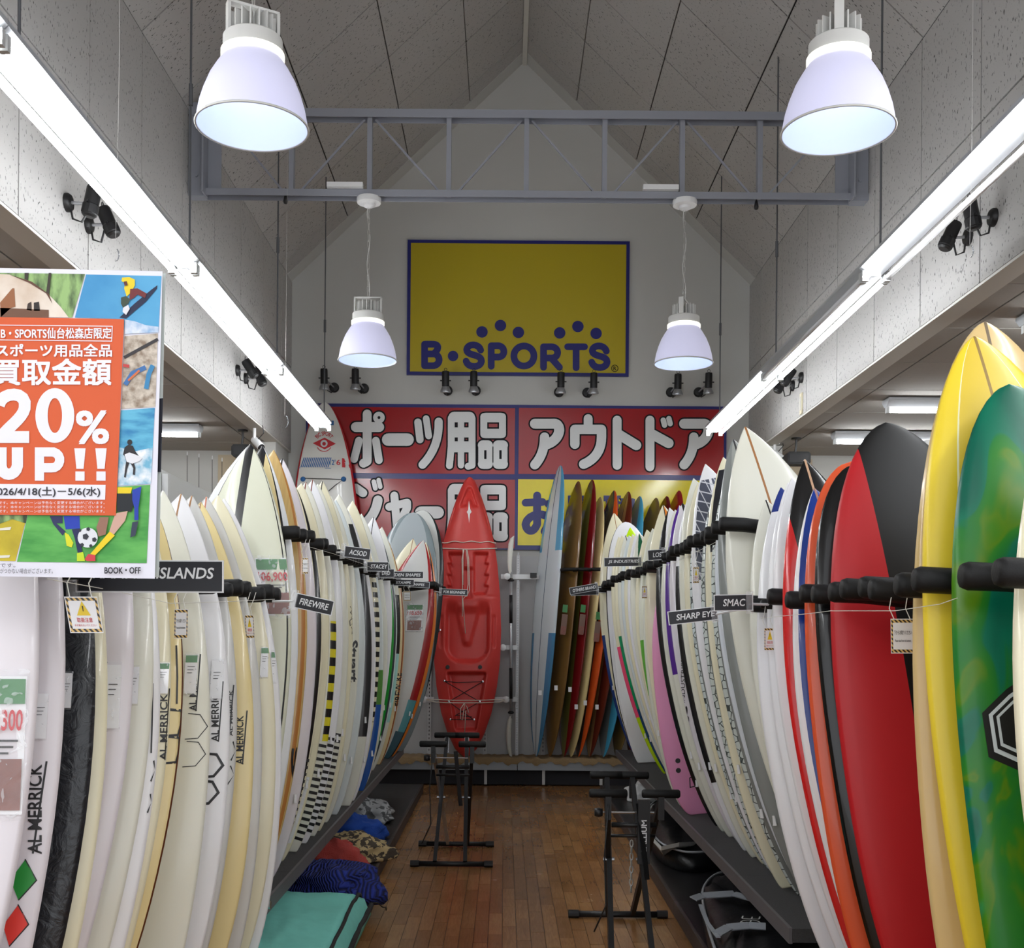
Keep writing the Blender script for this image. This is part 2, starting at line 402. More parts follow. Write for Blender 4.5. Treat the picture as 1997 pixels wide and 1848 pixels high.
# ------------------------------------------------------------------ fluorescent fixtures
M_lit = mat('lit_tube', (250, 253, 255), .4, emit=TUBE); M_off = mat('unlit_tube', (205, 206, 208), .25)
M_fix = mat('fixture_enamel', (168, 171, 175), .35)
M_sock = mat('lamp_socket', (190, 192, 192), .5)
def tube_fixture(y0, y1, x, z, lit, label, grp, dx=.062, along='y'):
    """twin or single tube fitting; along y or x"""
    t = empty('fluorescent_light', (x, y0, z) if along == 'y' else (y0, x, z)); tag(t, label, 'light fixture', grp)
    def T(p):  # p: across, along, up
        return Vector((x+p[0], p[1], z+p[2])) if along == 'y' else Vector((p[1], x+p[0], z+p[2]))
    prof = [(-.085, .03), (-.03, -.018), (.03, -.018), (.085, .03), (.085, .05), (-.085, .05)]
    vs = [T((a, y0+.004, b)) for a, b in prof]+[T((a, y1-.004, b)) for a, b in prof]; n = 6
    fs = [tuple(range(n)), tuple(range(2*n-1, n-1, -1))]+[(i, (i+1) % n, n+(i+1) % n, n+i) for i in range(n)]
    MB().add(vs, fs).build('body', M_fix, t)
    for k, on in enumerate(lit):
        d = dx*(2*k-1) if len(lit) == 2 else 0
        zz = -.028 if len(lit) == 2 else -.045
        MB().tube([T((d, y0+.035, zz)), T((d, y1-.035, zz))], .017, 10).build('tube', M_lit if on else M_off, t, True)
        for yy in (y0+.022, y1-.022):
            MB().box(T((d, yy, zz+.006)), (.034, .026, .058) if along == 'y' else (.026, .034, .058)).build('socket', M_sock, t)
    return t
LZ = P(354, 520, 6.24).z; LX = -1.81; RX = 2.055
print('light height', LZ)
ends = [11.04-2.4*k for k in range(6)]
names = ['end nearest to the sign wall'.replace('nearest to', 'by'), 'second piece from the sign wall', 'third piece from the sign wall', 'fourth piece from the sign wall', 'fifth piece from the sign wall']
for k in range(5):
    tube_fixture(ends[k+1], ends[k], LX, 3.655, (1, 1), 'twin fluorescent light over the poster-side rack, '+names[k], 'fluorescent line over the poster-side boards')
    tube_fixture(ends[k+1], ends[k], RX, 3.64, ((1, 1), (0, 1), (1, 0), (1, 1), (1, 1))[k], ('twin fluorescent light' if k not in (1, 2) else 'half-lit twin fluorescent light')+' over the pink board\'s rack, '+names[k], 'fluorescent line over the coloured boards')
# hanging rods of the light lines
def ceil_z(x): return ZE+(ZR-ZE)*(1-abs(x-XC)/((XC-XL) if x < XC else (XR-XC)))
M_rod = mat('hanging_rod', (96, 98, 102), .5, .5)
for sx, nm in ((LX, 'poster-side'), (RX, 'pink board\'s')):
    for k, y in enumerate((10.9, 8.64, 6.24, 4.05)):
        o = MB().tube([(sx+.03, y, 3.70), (sx+.03, y, ceil_z(sx)+.01)], .0062, 6); o.lathe([(.012, 0), (.012, .12)], (sx+.03, y, 4.55), 8, cap0=True, cap1=True)
        tag(o.build('hanging_rod', M_rod, None), 'thin steel rod holding the light over the %s rack, %s from the sign wall' % (nm, ORD[k]), 'rod', 'rods holding the light lines')
# neighbouring aisles
for k, (y, x0, sgn) in enumerate(((10.9, 3.19, 1), (9.37, 3.18, 1), (6.9, 3.18, 1), (10.8, -2.95, -1), (8.4, -2.95, -1), (6.2, -2.95, -1))):  # last two lamps are unseen, added for extra light
    a, b = (x0, x0+1.25) if sgn > 0 else (x0-1.25, x0)
    tube_fixture(a, b, y, ZS-.06, (1,), 'single-tube ceiling light, %s from the end wall, neighbouring aisle on the %s side' % (ORD[k % 3], 'speaker' if sgn > 0 else 'fishing rod'), 'ceiling lights of the neighbouring aisles', along='x')

# ------------------------------------------------------------------ pendants
M_shade = mat('lit_shade', (205, 205, 232), .35, emit=.27); M_shin = mat('lit_shade_inside', (214, 224, 250), .4, emit=.06)
M_glow = mat('lit_collar', (255, 252, 240), .4, emit=.6); M_led = mat('lamp_disc', (240, 244, 255), .4, emit=7.0)
M_cast = mat('cast_white', (206, 206, 203), .5)
M_chain = mat('chain_steel', (196, 194, 190), .35, .6)
def chain(mb, p, q, pitch=.042, r=.0032):
    p, q = Vector(p), Vector(q); n = max(1, int((q-p).length/pitch)); d = (q-p)/n
    for i in range(n):
        c = p+d*(i+.5); a = Vector((1, 0, 0)) if i % 2 else Vector((.35, 1, 0)).normalized(); up = d.normalized(); h = pitch*.62; w = .0085
        mb.tube([c+a*w*math.cos(t)+up*h*math.sin(t) for t in [k*math.pi/4 for k in range(8)]], r, 4, closed=True)
def pendant(x, y, z, ztop, label, canopy, ang=0):
    t = empty('pendant_lamp', (x, y, z)); tag(t, label, 'pendant lamp', 'bell-shaped pendant lamps')
    out = [(.217, 0), (.2135, .03), (.205, .075), (.19, .125), (.168, .18), (.142, .225), (.122, .255), (.113, .275)]
    MB().lathe(out, (x, y, z), 48).build('shade', M_shade, t, True)
    MB().lathe([(r-.004, h) for r, h in out], (x, y, z), 48).build('shade_lining', M_shin, t, True)
    MB().tube([(x+.218*math.cos(2*math.pi*k/48), y+.218*math.sin(2*math.pi*k/48), z) for k in range(48)], .005, 6, closed=True).build('rim', M_cast, t, True)
    MB().lathe([(.12, .262), (.124, .268), (.124, .29), (.11, .292)], (x, y, z), 36).build('glowing_collar', M_glow, t, True)
    MB().lathe([(.02, .276), (.105, .276)], (x, y, z), 24, cap0=True).build('lamp_disc', M_led, t)
    MB().lathe([(.1, .292), (.116, .294), (.116, .345), (.108, .352), (0.02, .352)], (x, y, z), 36).build('housing', M_cast, t, 'auto')
    fins = MB()
    for k in range(16):
        a = 2*math.pi*k/16+ang; fins.box((x+.06*math.cos(a), y+.06*math.sin(a), z+.392), (.055, .006, .082), Matrix.Rotation(a, 3, 'Z'))
    fins.lathe([(.035, .352), (.035, .42)], (x, y, z), 12, cap1=True)
    fins.build('heat_sink', M_cast, t)
    br = MB(); c, s_ = math.cos(ang), math.sin(ang)
    for sg in (-1, 1): br.box((x+sg*.098*c, y+sg*.098*s_, z+.405), (.012, .036, .125), Matrix.Rotation(ang, 3, 'Z'))
    br.box((x, y, z+.468), (.205, .036, .01), Matrix.Rotation(ang, 3, 'Z')); br.build('bracket', M_cast, t)
    cm = MB(); chain(cm, (x, y, z+.472), (x, y, ztop)); cm.build('chain', M_chain, t)
    MB().tube([(x+.012*math.sin(k), y+.01*math.cos(k*1.3), z+.44+(ztop-z-.44)*k/12) for k in range(13)], .0028, 5).build('cable', M_cast, t)
    if canopy:
        MB().lathe([(.018, 0), (.04, .012), (.045, .03), (.088, .036), (.092, .06), (.09, .075), (0.0, .076)], (x, y, ztop-.01), 28, cap0=True).build('ceiling_rose', M_white, t, 'auto')
p = P(717, 703, TD+.05); pendant(p.x, TD+.05, p.z, zb-.085, 'glowing bell-shaped pendant lamp hanging from the truss above the paddleboard', True)
p = P(1333, 709, TD+.05); pendant(p.x, TD+.05, p.z, zb-.085, 'glowing bell-shaped pendant lamp hanging from the truss beside the yellow sign\'s trademark', True, 1.2)
p = P(492, 248, 4.4); pendant(p.x, 4.4, p.z, ceil_z(p.x)-.02, 'large glowing bell-shaped pendant lamp in front of the truss, poster side', False, .5)
p = P(1634, 256, 4.4); pendant(p.x, 4.4, p.z, ceil_z(p.x)-.02, 'large glowing bell-shaped pendant lamp in front of the truss, speaker side', False, 1.3)

# ------------------------------------------------------------------ spotlights
M_sil = mat('reflector_silver', (176, 178, 182), .3, .7)
def spot(base, nrm, head, aim, label, grp, silver=True, r=.055):
    """base: point on the wall, nrm: wall normal, head: pivot of the lamp head, aim: head direction (towards its light)"""
    base, nrm, head, aim = map(Vector, (base, nrm, head, aim)); nrm.normalize(); aim.normalize()
    t = empty('spotlight', base); tag(t, label, 'spotlight', grp)
    MB().lathe([(r, .001), (r, .022), (r*.82, .034), (r*.2, .036)], base, 18, nrm, cap1=True).build('wall_plate', M_black, t, 'auto')
    MB().tube([base+nrm*.03, head], .009, 6).build('arm', M_sil, t)
    side = aim.cross(Vector((0, 0, 1)))
    if side.length < .1: side = Vector((1, 0, 0))
    side.normalize()
    h = MB().lathe([(.0, -.1), (.036, -.1), (.04, -.085), (.04, .06), (.03, .07)], head, 14, aim, cap1=True)
    h = h.build('head', M_black, t, 'auto')
    MB().bar(head-side*.06, head+side*.06, .012, .012).build('knob', M_black, h)
    MB().tube([head-aim*.1+side*.012*math.cos(k*math.pi/5)*1.3+Vector((0, 0, .02+.016*math.sin(k*math.pi/5))) for k in range(10)], .003, 5, closed=True).build('loop', M_black, h)
    if silver:
        MB().lathe([(.03, .055), (.036, .062), (.058, .11), (.056, .125), (.03, .128), (0.005, .122)], head, 20, aim, cap1=True).build('reflector_bulb', M_sil, t, 'auto')
    else:
        MB().lathe([(.041, .0), (.044, .005), (.044, .05), (.041, .055)], head, 14, aim).build('collar', M_black, t)
    c = (base+nrm*.03+head)/2
    MB().tube([base+nrm*.03-Vector((0, 0, .03)), base*.7+head*.3+Vector((0, 0, -.085)), base*.35+head*.65+Vector((0, 0, -.1)), head-aim*.05-Vector((0, 0, .04))], .006, 6).build('cable', M_black, t)
bw = [(632, 745, 652, 756), (693, 745, 710, 758), (869, 750, 873, 762), (924, 750, 928, 762), (1094, 752, 1090, 765), (1158, 753, 1145, 766), (1322, 755, 1308, 765), (1382, 753, 1362, 765)]
for k, (hx, hy, bx_, by) in enumerate(bw):
    b = P(bx_, by, DW); h = P(hx, hy-8, DW-.2)
    spot(b, (0, -1, 0), h, (0, .12, -1), 'black spotlight with silver bulb between the two signs, %s counted from the paddleboard' % ORD[k], 'spotlights between the signs')
for k, (bx_, by, hx, hy, sx) in enumerate(((127, 395, 178, 398, XL), (168, 438, 214, 438, XL), (460, 722, 490, 722, XL), (476, 738, 508, 738, XL),
        (1942, 424, 1896, 424, XR), (1893, 462, 1850, 465, XR), (1566, 736, 1535, 738, XR), (1549, 752, 1521, 752, XR))):
    b = P(bx_, by, 1); D = sx/b.x; b = P(bx_, by, D); sg = 1 if sx < 0 else -1
    h = P(hx, hy, D*1.0)
    far = k % 2 == 1
    spot(b, (sg, 0, 0), h, (.45*sg if far else -.2*sg, .0, -1) if k not in (2, 6) else (.5*sg, .1, -.8), 'black spotlight on the upper side wall %s, %s of the pair' % (('above the poster', 'above the paddleboard end', 'above the yellow board', 'above the speaker')[k//2], ('upper', 'lower')[k % 2]), 'spotlights on the side walls', False, .05)

# ------------------------------------------------------------------ signs on the end wall
M_navy = mat('sign_navy', (24, 28, 110), .3); M_yel = mat('sign_yellow', (178, 160, 12), .32); M_red = mat('sign_red', (160, 20, 26), .16)
M_yel2 = mat('sign_yellow_gloss', (232, 214, 20), .14)
M_sw = mat('sign_white', (228, 230, 230), .25); M_sb = mat('sign_outline', (10, 7, 16), .5, spec=.2)
def pxadd(mb, vf, D, mi=0, eps=0):
    """flat print at depth D; eps lifts each further piece a hair so that overlapping strokes never coincide"""
    vs, fs = vf
    if not eps: return mb.add([P(x, y, D) for x, y in vs], fs, mi)
    k = getattr(mb, 'lift', 0); d = [D]*len(vs)
    for f in fs:
        k += 1
        for i in f: d[i] = D-eps*k
    mb.lift = k
    return mb.add([P(x, y, q) for (x, y), q in zip(vs, d)], fs, mi)
def pxrect(mb, x0, y0, x1, y1, D, mi=0):
    """upright rectangle whose corners come from two photo corners"""
    a = P(x0, y0, D); b = P(x1, y1, D)
    return mb.add([(a.x, D, b.z), (b.x, D, b.z), (b.x, D, a.z), (a.x, D, a.z)], [(0, 1, 2, 3)], mi)
def wallbox(x0, y0, x1, y1, D, t):
    a = P(x0, y0, D); b = P(x1, y1, D)
    return MB().box(((a.x+b.x)/2, D+t/2, (a.z+b.z)/2), (abs(b.x-a.x), t, abs(a.z-b.z)))
SD = DW-.035
s1 = empty('shop_sign', P(1010, 733, SD)); tag(s1, 'yellow shop name sign with navy lettering high on the end wall', 'sign')
wallbox(795, 467, 1226, 734, SD, .03).build('frame', M_navy, s1)
wallbox(801.5, 473.5, 1219.5, 727.5, SD-.004, .006).build('face', M_yel, s1)
LD = SD-.006
def Sx(ox, oy=0):
    return bez((ox+34.5, 14.5+oy), (ox+31, 1+oy), (ox+8, 1+oy), (ox+7, 14+oy))+bez((ox+7, 14+oy), (ox+8, 27+oy), (ox+36, 21+oy), (ox+36, 36+oy))+bez((ox+36, 36+oy), (ox+35, 50+oy), (ox+9, 50+oy), (ox+6, 36+oy))
def ring(cx, cy, r, n=28): return [(cx+r*math.cos(2*math.pi*i/n), cy+r*math.sin(2*math.pi*i/n)) for i in range(n+1)]
letters = [
    [[(828, 671), (828, 713)], [(828, 671), (846, 671)]+bez((846, 671), (857, 672), (856, 681), (846, 690))+[(828, 690)], [(846, 690)]+bez((848, 690), (860, 694), (859, 711), (846, 713))+[(828, 713)]],
    None,
    [Sx(903, 668)],
    [[(958, 674), (958, 714)], [(958, 674), (973, 674)]+bez((973, 674), (986, 676), (986, 695), (973, 696))+[(958, 696)]],
    [ring(1021.7, 694, 19.6)],
    [[(1060, 676), (1060, 716)], [(1060, 676), (1077, 676)]+bez((1077, 676), (1091, 678), (1091, 697), (1077, 698))+[(1060, 698)], [(1075, 698), (1091, 716)]],
    [[(1107, 676), (1140, 676)], [(1123.5, 676), (1123.5, 717)]],
    [Sx(1148, 670)]]
for L in letters:
    mb = MB()
    if L is None: pxadd(mb, ([(883.5+10.3*math.cos(k*math.pi/12), 694+10.3*math.sin(k*math.pi/12)) for k in range(24)], [tuple(range(24))]), LD)
    else:
        for s in L: pxadd(mb, stroke2d(s, 13.2), LD, 0, 3e-5)
    mb.build('letter', M_navy, s1)
for x, y in ((940, 647), (976, 634.5), (1011, 648), (1091.5, 649), (1127, 636.5), (1162.5, 650)):
    pxadd(MB(), ([(x+11.2*math.cos(k*math.pi/14), y+11.2*math.sin(k*math.pi/14)) for k in range(28)], [tuple(range(28))]), LD).build('dot', M_navy, s1)
mb = MB(); pxadd(mb, stroke2d(ring(1199, 718, 6.3), 1.3), LD, 0, 3e-5); vs, fs = fit_text('R', 1196.3, 1202, 721.3, 714.5, .02); pxadd(mb, (vs, fs), LD); mb.build('trademark', M_sb, s1)

s2 = empty('category_sign', P(1005, 1075, SD)); tag(s2, 'wide glossy red and yellow sign with white and blue katakana on the end wall', 'sign')
wallbox(597, 786, 1415, 1075, SD, .03).build('frame', M_navy, s2)
for k, (x0, y0, x1, y1, m) in enumerate(((601, 792.5, 1003.5, 924.5, M_red), (1012, 795, 1411, 927, M_red), (601, 932, 1003.5, 1069, M_red), (1010.5, 934, 1411, 1066, M_yel2))):
    wallbox(x0, y0, x1, y1, SD-.004, .006).build('face', m, s2)
def kanji_yo(dy): return [([(885, 813+dy), (916, 813+dy)], 21), ([(886, 843+dy), (915, 843+dy)], 20), ([(886, 871+dy), (914, 871+dy)], 22), ([(880, 815+dy), (880, 870+dy), (876.5, 908+dy)], 14), ([(899, 815+dy), (899, 907+dy)], 13), ([(920.5, 815+dy), (920.5, 907+dy), (913, 909+dy)], 14)]
def kanji_hin(dy):
    o = []
    for x0, x1, y0, y1, w, h in ((943.5, 980, 814, 845, 14, 19), (938.5, 954.5, 868, 904.5, 12, 20), (968, 984, 868, 904.5, 12, 20)):
        o += [([(x0+3, y0+dy), (x1-3, y0+dy)], h), ([(x0+3, y1+dy), (x1-3, y1+dy)], h), ([(x0, y0-2+dy), (x0, y1+2+dy)], w), ([(x1, y0-2+dy), (x1, y1+2+dy)], w)]
    return o
def kana_a(dx, w=20): return [([(1043+dx, 826), (1083+dx, 826)]+bez((1083+dx, 826), (1097+dx, 830), (1092+dx, 858), (1067+dx, 866)), w), (bez((1062+dx, 852), (1062+dx, 885), (1043+dx, 906)), 19)]
glyphs = [
    [([(694, 832.5), (739.5, 832.5)], 20), ([(716, 807), (716, 899), (709, 903)], 18), ([(700, 859), (690.5, 895)], 15.5), ([(733, 859), (739, 897)], 15.5), (ring(739, 814, 7.2, 16), 9)],
    [([(757, 857), (795, 857)], 25)],
    [([(815, 823), (819, 857)], 15), ([(831, 816), (836, 850)], 13.5), (bez((855.5, 822), (857, 872), (824, 906)), 16.5)],
    kanji_yo(0), kanji_hin(0),
    kana_a(0),
    [([(1147, 816), (1147, 832)], 18), ([(1121, 866), (1121, 837), (1173, 837), (1173, 852)]+bez((1173, 852), (1173, 890), (1138, 905)), 19)],
    [([(1203.5, 819), (1203.5, 907)], 18), ([(1207, 847), (1241, 868)], 20)],
    [([(1267.5, 819), (1267.5, 910)], 18), ([(1271, 846), (1304, 864)], 20), ([(1293.5, 819), (1296, 829)], 11), ([(1304.5, 816), (1307, 826)], 11)],
    kana_a(291),
    [([(694, 951), (708, 961)], 17), ([(729, 939), (732, 952)], 9.5), ([(738.5, 936), (741.5, 949)], 9.5), (bez((737, 975), (731, 1012), (697, 1031)), 19)],
    [([(769, 966), (776, 1048)], 16), ([(759, 988), (794, 980), (794, 990), (784, 1010)], 16)],
    [([(821, 999), (854, 999)], 24)],
    kanji_yo(140.5), kanji_hin(140.5)]
for g in glyphs:
    a = MB(); b = MB()
    for pts, w in g:
        pxadd(b, stroke2d(pts, w+5.2), LD, 0, 2e-5); pxadd(a, stroke2d(pts, w-.6), LD-.006, 0, 2e-5)
    c = a.build('character', M_sw, s2); b.build('outline', M_sb, c)
g = MB()
for pts, w in (([(1025, 980), (1058, 978.5)], 15), ([(1047.5, 966), (1047.5, 1022)]+bez((1047.5, 1022), (1040, 1042), (1026, 1036), (1025, 1022))+bez((1025, 1022), (1028, 1000), (1071, 994), (1072.5, 1018))+[(1062, 1036)], 15.5), ([(1069, 982), (1078, 992)], 15)):
    pxadd(g, stroke2d(pts, w), LD, 0, 3e-5)
g.build('character', M_navy, s2)
for ch, x0, x1 in (('買', 1101, 1168), ('取', 1176, 1242)):
    vs, fs = fit_text(ch, x0, x1, 1044, 966, .035); pxadd(MB(), (vs, fs), LD).build('character', M_navy, s2)

# ------------------------------------------------------------------ display stand along the end wall
M_gp = mat('stand_back_panel', (188, 189, 190), .6); M_gs = mat('stand_shelf_grey', (74, 73, 72), .6); M_strip = mat('slotted_strip', (206, 207, 208), .45)
M_fas = mat('shelf_fascia', (150, 155, 160), .4, .3); M_dark = mat('dark_kick', (34, 35, 42), .7)
BX0, BX1 = P(566, 1480, 11.9).x, P(1270, 1480, 11.9).x
gs = empty('display_stand', (.1, 12, 0)); tag(gs, 'pale display stand with slotted uprights below the red sign', 'display stand')
zsh = .28
ub = P(0, 1076, 12.28)
MB().box(((BX0+BX1)/2, 12.30, (zsh+ub.z)/2), (BX1-BX0, .02, ub.z-zsh)).build('back_panel', M_gp, gs)
MB().box(((BX0+BX1)/2, 12.06, zsh-.02), (BX1-BX0, .46, .03)).build('base_shelf', M_gs, gs)
xm = P(1009, 1500, 11.83).x
for a, b in ((BX0, xm-.004), (xm+.004, BX1)):
    MB().box(((a+b)/2, 11.825, zsh-.055), (b-a, .02, .1)).build('fascia', M_fas, gs); MB().box(((a+b)/2, 11.83, zsh-.002), (b-a, .05, .012)).build('edge_strip', M_zinc, gs)
MB().box(((BX0+BX1)/2, 12.1, .09), (BX1-BX0, .35, .16)).build('kick_panel', M_dark, gs)
for x in (784, 838, 947, 1060):
    q = P(x, 1300, 12.27).x
    u = MB().box((q, 12.275, (zsh+ub.z)/2), (.04, .03, ub.z-zsh)).build('upright', M_strip, gs)
    sl = MB()
    for k in range(44): sl.box((q, 12.2585, zsh+.06+k*.042), (.008, .004, .02))
    sl.build('slots', M_dark, u)
for x in (947, 1060, 1172): MB().box((P(x, 1520, 11.86).x, 11.86, .1), (.03, .04, .16)).build('foot', M_strip, gs)
# free-standing perforated strip in front, with white arms
q = P(1009, 1300, 12.1)
u = MB().box((q.x, 12.13, (.28+ub.z)/2), (.036, .03, ub.z-.28)).build('upright', M_strip, gs)
sl = MB()
for k in range(80): sl.box((q.x, 12.113, .36+k*.027), (.014, .004, .014))
sl.build('slots', M_zinc, u)
def arm(x0, x1, y, D, knob, label, black=True):
    a = P(x0, y, D); b = P(x1, y, D)
    t = MB().box(((a.x+b.x)/2, D, a.z), (b.x-a.x, .03, .05)).build('display_arm', M_white, gs); t['label'] = label
    if knob is not None:
        k = P(knob, y, D-.03); MB().lathe([(.0, .0), (.02, 0), (.035, .01), (.035, .045), (.02, .055), (0, .055)], k+Vector((0, -.02, 0)), 14, (0, -1, 0)).build('end_knob', M_white, t, 'auto')
    if black:
        k = P(1040, y-2, D); MB().box((k.x, D-.04, k.z), (.07, .08, .05)).build('rubber_pad', M_black, t)
for args in ((977, 1068, 1124, 12.08, 989, 'white arm with black pad holding the paddle top'), (977, 1009, 1262, 12.08, 981, 'short white arm with round knob at the paddle middle', False),
             (965, 1009, 1363, 12.08, 987, 'short white arm tied with rope at the paddle foot', False), (808, 846, 1363, 12.08, 828, 'white arm on the red board side of the kayak foot', False)):
    arm(*args)
# burlap cloth along the shelf
M_burlap = mat('burlap', (158, 132, 96), .95, bump=.5, bscale=160, var=.4)
nx = 90; mb = MB(); vs = []; fs = []
xa, xb = P(755, 1475, 11.85).x, P(1262, 1475, 11.85).x
for i in range(nx+1):
    x = xa+(xb-xa)*i/nx
    w1 = .014*math.sin(i*.7)+.01*math.sin(i*1.9+1)
    for (yy, zz) in ((12.24, .012+abs(w1)*.6), (12.0, .014+abs(w1)), (11.84, .016+abs(w1)*1.1), (11.797-abs(w1)*.3, .012+abs(w1)*.5), (11.79-abs(w1)*.6, -.03+w1*1.2)):
        vs.append((x, yy, zsh+zz))
for i in range(nx):
    for j in range(4): fs.append((i*5+j, (i+1)*5+j, (i+1)*5+j+1, i*5+j+1))
tag(mb.add(vs, fs).build('burlap_cloth', M_burlap, None, True), 'rumpled brown burlap cloth along the end wall shelf', 'cloth')

# ------------------------------------------------------------------ kayak
def kayak_mat():
    m = mat('kayak_red', (206, 58, 52), .42, bump=.12, bscale=120); return m
def lerp_tab(tab, x):
    if x <= tab[0][0]: return tab[0][1]
    for (a, b), (c, d) in zip(tab, tab[1:]):
        if x <= c:
            t = (x-a)/(c-a); return b+(d-b)*t
    return tab[-1][1]
def sm(a, b, x):
    t = min(1, max(0, (x-a)/(b-a))); return t*t*(3-2*t)
KW = [(926, 3), (931, 9), (945, 16), (965, 24), (985, 31), (1010, 38.5), (1030, 44), (1060, 51), (1100, 57), (1160, 63), (1230, 66), (1290, 64.5), (1340, 59), (1390, 49), (1430, 36), (1460, 21), (1470, 11), (1476, 3)]
KD = 11.9
def kcx(y): return 915-(y-926)*.012
def boxmask(x, y, x0, x1, y0, y1, e=4): return sm(x0-e, x0+e, x)*(1-sm(x1-e, x1+e, x))*sm(y0-e, y0+e, y)*(1-sm(y1-e, y1+e, y))
def relief(v, y):
    """depth in m pressed into the deck at v px from the centre line, photo row y"""
    a = abs(v); d = 0
    hw = (y-938)*.36
    if 936 < y < 1000: d = max(d, .03*boxmask(a, y, -20, hw, 948, 985, 3)*(1-.8*boxmask(a, y-6, -20, hw*.6-4, 965, 985, 2)))
    # foot wells with steps on their inner and outer edges
    saw = ((y-1075) % 22)/22*7
    d = max(d, .05*boxmask(a, y, 11, 40-saw, 1078, 1158, 2.2))
    d = max(d, .028*boxmask(a, y, -1, 9, 1108, 1165, 3))
    hw = 44 if y < 1260 else 44*math.sqrt(max(0, 1-((y-1260)/34)**2))
    if 1160 < y < 1296: d = max(d, .055*sm(1166, 1200, y)*(1-sm(hw-7, hw+1, a))*(1-sm(1284, 1294, y)))
    if 1150 < y < 1268:  # centre ridge of the seat well
        w = 22*math.sqrt(max(0, 1-((1262-y)/110)**2)) if y < 1262 else 0
        w = 6+16*sm(1262, 1180, y) if y < 1262 else 0
        d -= .022*(1-sm(w-2, w+2, a))*sm(1170, 1185, y)*(1-sm(1250, 1262, y))
    hw = 37-(y-1312)*.165
    d = max(d, .05*boxmask(a, y, -60, hw, 1312, 1421, 2.5))
    d = max(d, .018*boxmask(a, y, 49, 54, 1200, 1262, 2))
    d += .006*(1-sm(0, 1.6, abs(y-1163)))*sm(30, 36, a)
    d += .008*(1-sm(0, 1.8, abs(a-(24+(y-975)*.3))))*sm(978, 990, y)*(1-sm(1015, 1035, y))
    return d
kN, kM = 200, 64; vs = []; fs = []
for i in range(kN+1):
    y = 926+(1476-926)*i/kN; w = lerp_tab(KW, y); cx = kcx(y)
    e = sm(926, 985, y)*(1-sm(1440, 1484, y))
    for j in range(kM+1):
        t = -1+2*j/kM; v = w*math.sin(t*math.pi/2*.999)
        crown = (.05+.13*e)*(1-abs(v/w)**3.2) if w else 0
        p = P(cx+v, y, KD); lean = (y-1480)/554*.20
        vs.append((p.x, KD-lean-.02-crown*.62+1.5*relief(v, y)*sm(0, .12, 1-abs(v/w)), p.z))
W_ = kM+1
for i in range(kN):
    for j in range(kM): fs.append((i*W_+j, i*W_+j+1, (i+1)*W_+j+1, (i+1)*W_+j))
nf = len(vs)
for i in range(kN+1):
    y = 926+(1476-926)*i/kN; w = lerp_tab(KW, y); cx = kcx(y); e = sm(926, 1000, y)*(1-sm(1420, 1484, y))
    for j in range(kM+1):
        t = -1+2*j/kM; v = w*math.sin(t*math.pi/2*.999)
        p = P(cx+v, y, KD); lean = (y-1480)/554*.20
        vs.append((p.x, KD-lean-.018+(.02+.09*e)*math.sqrt(max(0, 1-(v/w)**2)), p.z))
for i in range(kN):
    for j in range(kM): fs.append((nf+i*W_+j, nf+(i+1)*W_+j, nf+(i+1)*W_+j+1, nf+i*W_+j+1))
for i in range(kN):
    for j in (0, kM): fs.append((i*W_+j, (i+1)*W_+j, nf+(i+1)*W_+j, nf+i*W_+j))
kb = MB().add(vs, fs)
ky = empty('kayak', P(908, 1484, KD)); tag(ky, 'red plastic sit-on-top kayak standing upright against the end wall', 'kayak')
kb.build('hull', kayak_mat(), ky, True)
def kp(x, y, d=.0):
    """point on the kayak deck below a photo pixel, raised by d"""
    w = lerp_tab(KW, y); v = max(-w*.98, min(w*.98, x-kcx(y))); e = sm(926, 985, y)*(1-sm(1440, 1484, y))
    crown = (.05+.13*e)*(1-abs(v/w)**3.2); p = P(x, y, KD); lean = (y-1480)/554*.20
    return Vector((p.x, KD-lean-.02-crown*.62+1.5*relief(v, y)-d, p.z))
def kflat(x, y, d=.0):
    w = lerp_tab(KW, y); v = max(-w, min(w, x-kcx(y))); e = sm(926, 985, y)*(1-sm(1440, 1484, y))
    p = P(x, y, KD); lean = (y-1480)/554*.20
    return Vector((p.x, KD-lean-.02-(.05+.13*e)*(1-abs(v/w)**3.2)*.62-d, p.z))
M_kw = mat('kayak_logo_white', (232, 228, 226), .4); M_rope = mat('white_rope', (222, 214, 200), .9); M_bung = mat('black_bungee', (20, 18, 20), .7)
lg = MB(); lg.add([kp(x, y, .004) for x, y in ((914, 975), (917, 992), (919.5, 997), (916.5, 1001), (914.8, 1019), (912.4, 1002), (910, 997), (912.8, 993))], [(0, 1, 7), (1, 2, 3), (1, 3, 5, 7), (3, 4, 5), (5, 6, 7)]); lg.build('logo', M_kw, ky)
for y in (1300,):
    for x in (873.5, 936.5):
        MB().lathe([(.0, .0), (.022, 0), (.022, .012), (.0, .013)], kflat(x, y, -.004), 16, (0, -1, 0)).build('drain_hole', M_black, ky)
def deck_line(pts, r, m, nm, d=.008, n=10):
    out = []
    for a, b in zip(pts, pts[1:]):
        for k in range(n): out.append(kflat(a[0]+(b[0]-a[0])*k/n, a[1]+(b[1]-a[1])*k/n, d))
    out.append(kflat(*pts[-1], d)); MB().tube(out, r, 6).build(nm, m, ky, True)
for pts in ([(867, 1327), (892, 1330), (920, 1329), (942, 1328)], [(867, 1327), (936, 1367), (888, 1394)], [(942, 1328), (876, 1367), (922, 1400)], [(879, 1401), (925, 1401)], [(889, 1393), (921, 1396)], [(844, 1211), (858, 1228), (843, 1246)]):
    deck_line(pts, .0045, M_bung, 'bungee_cord')
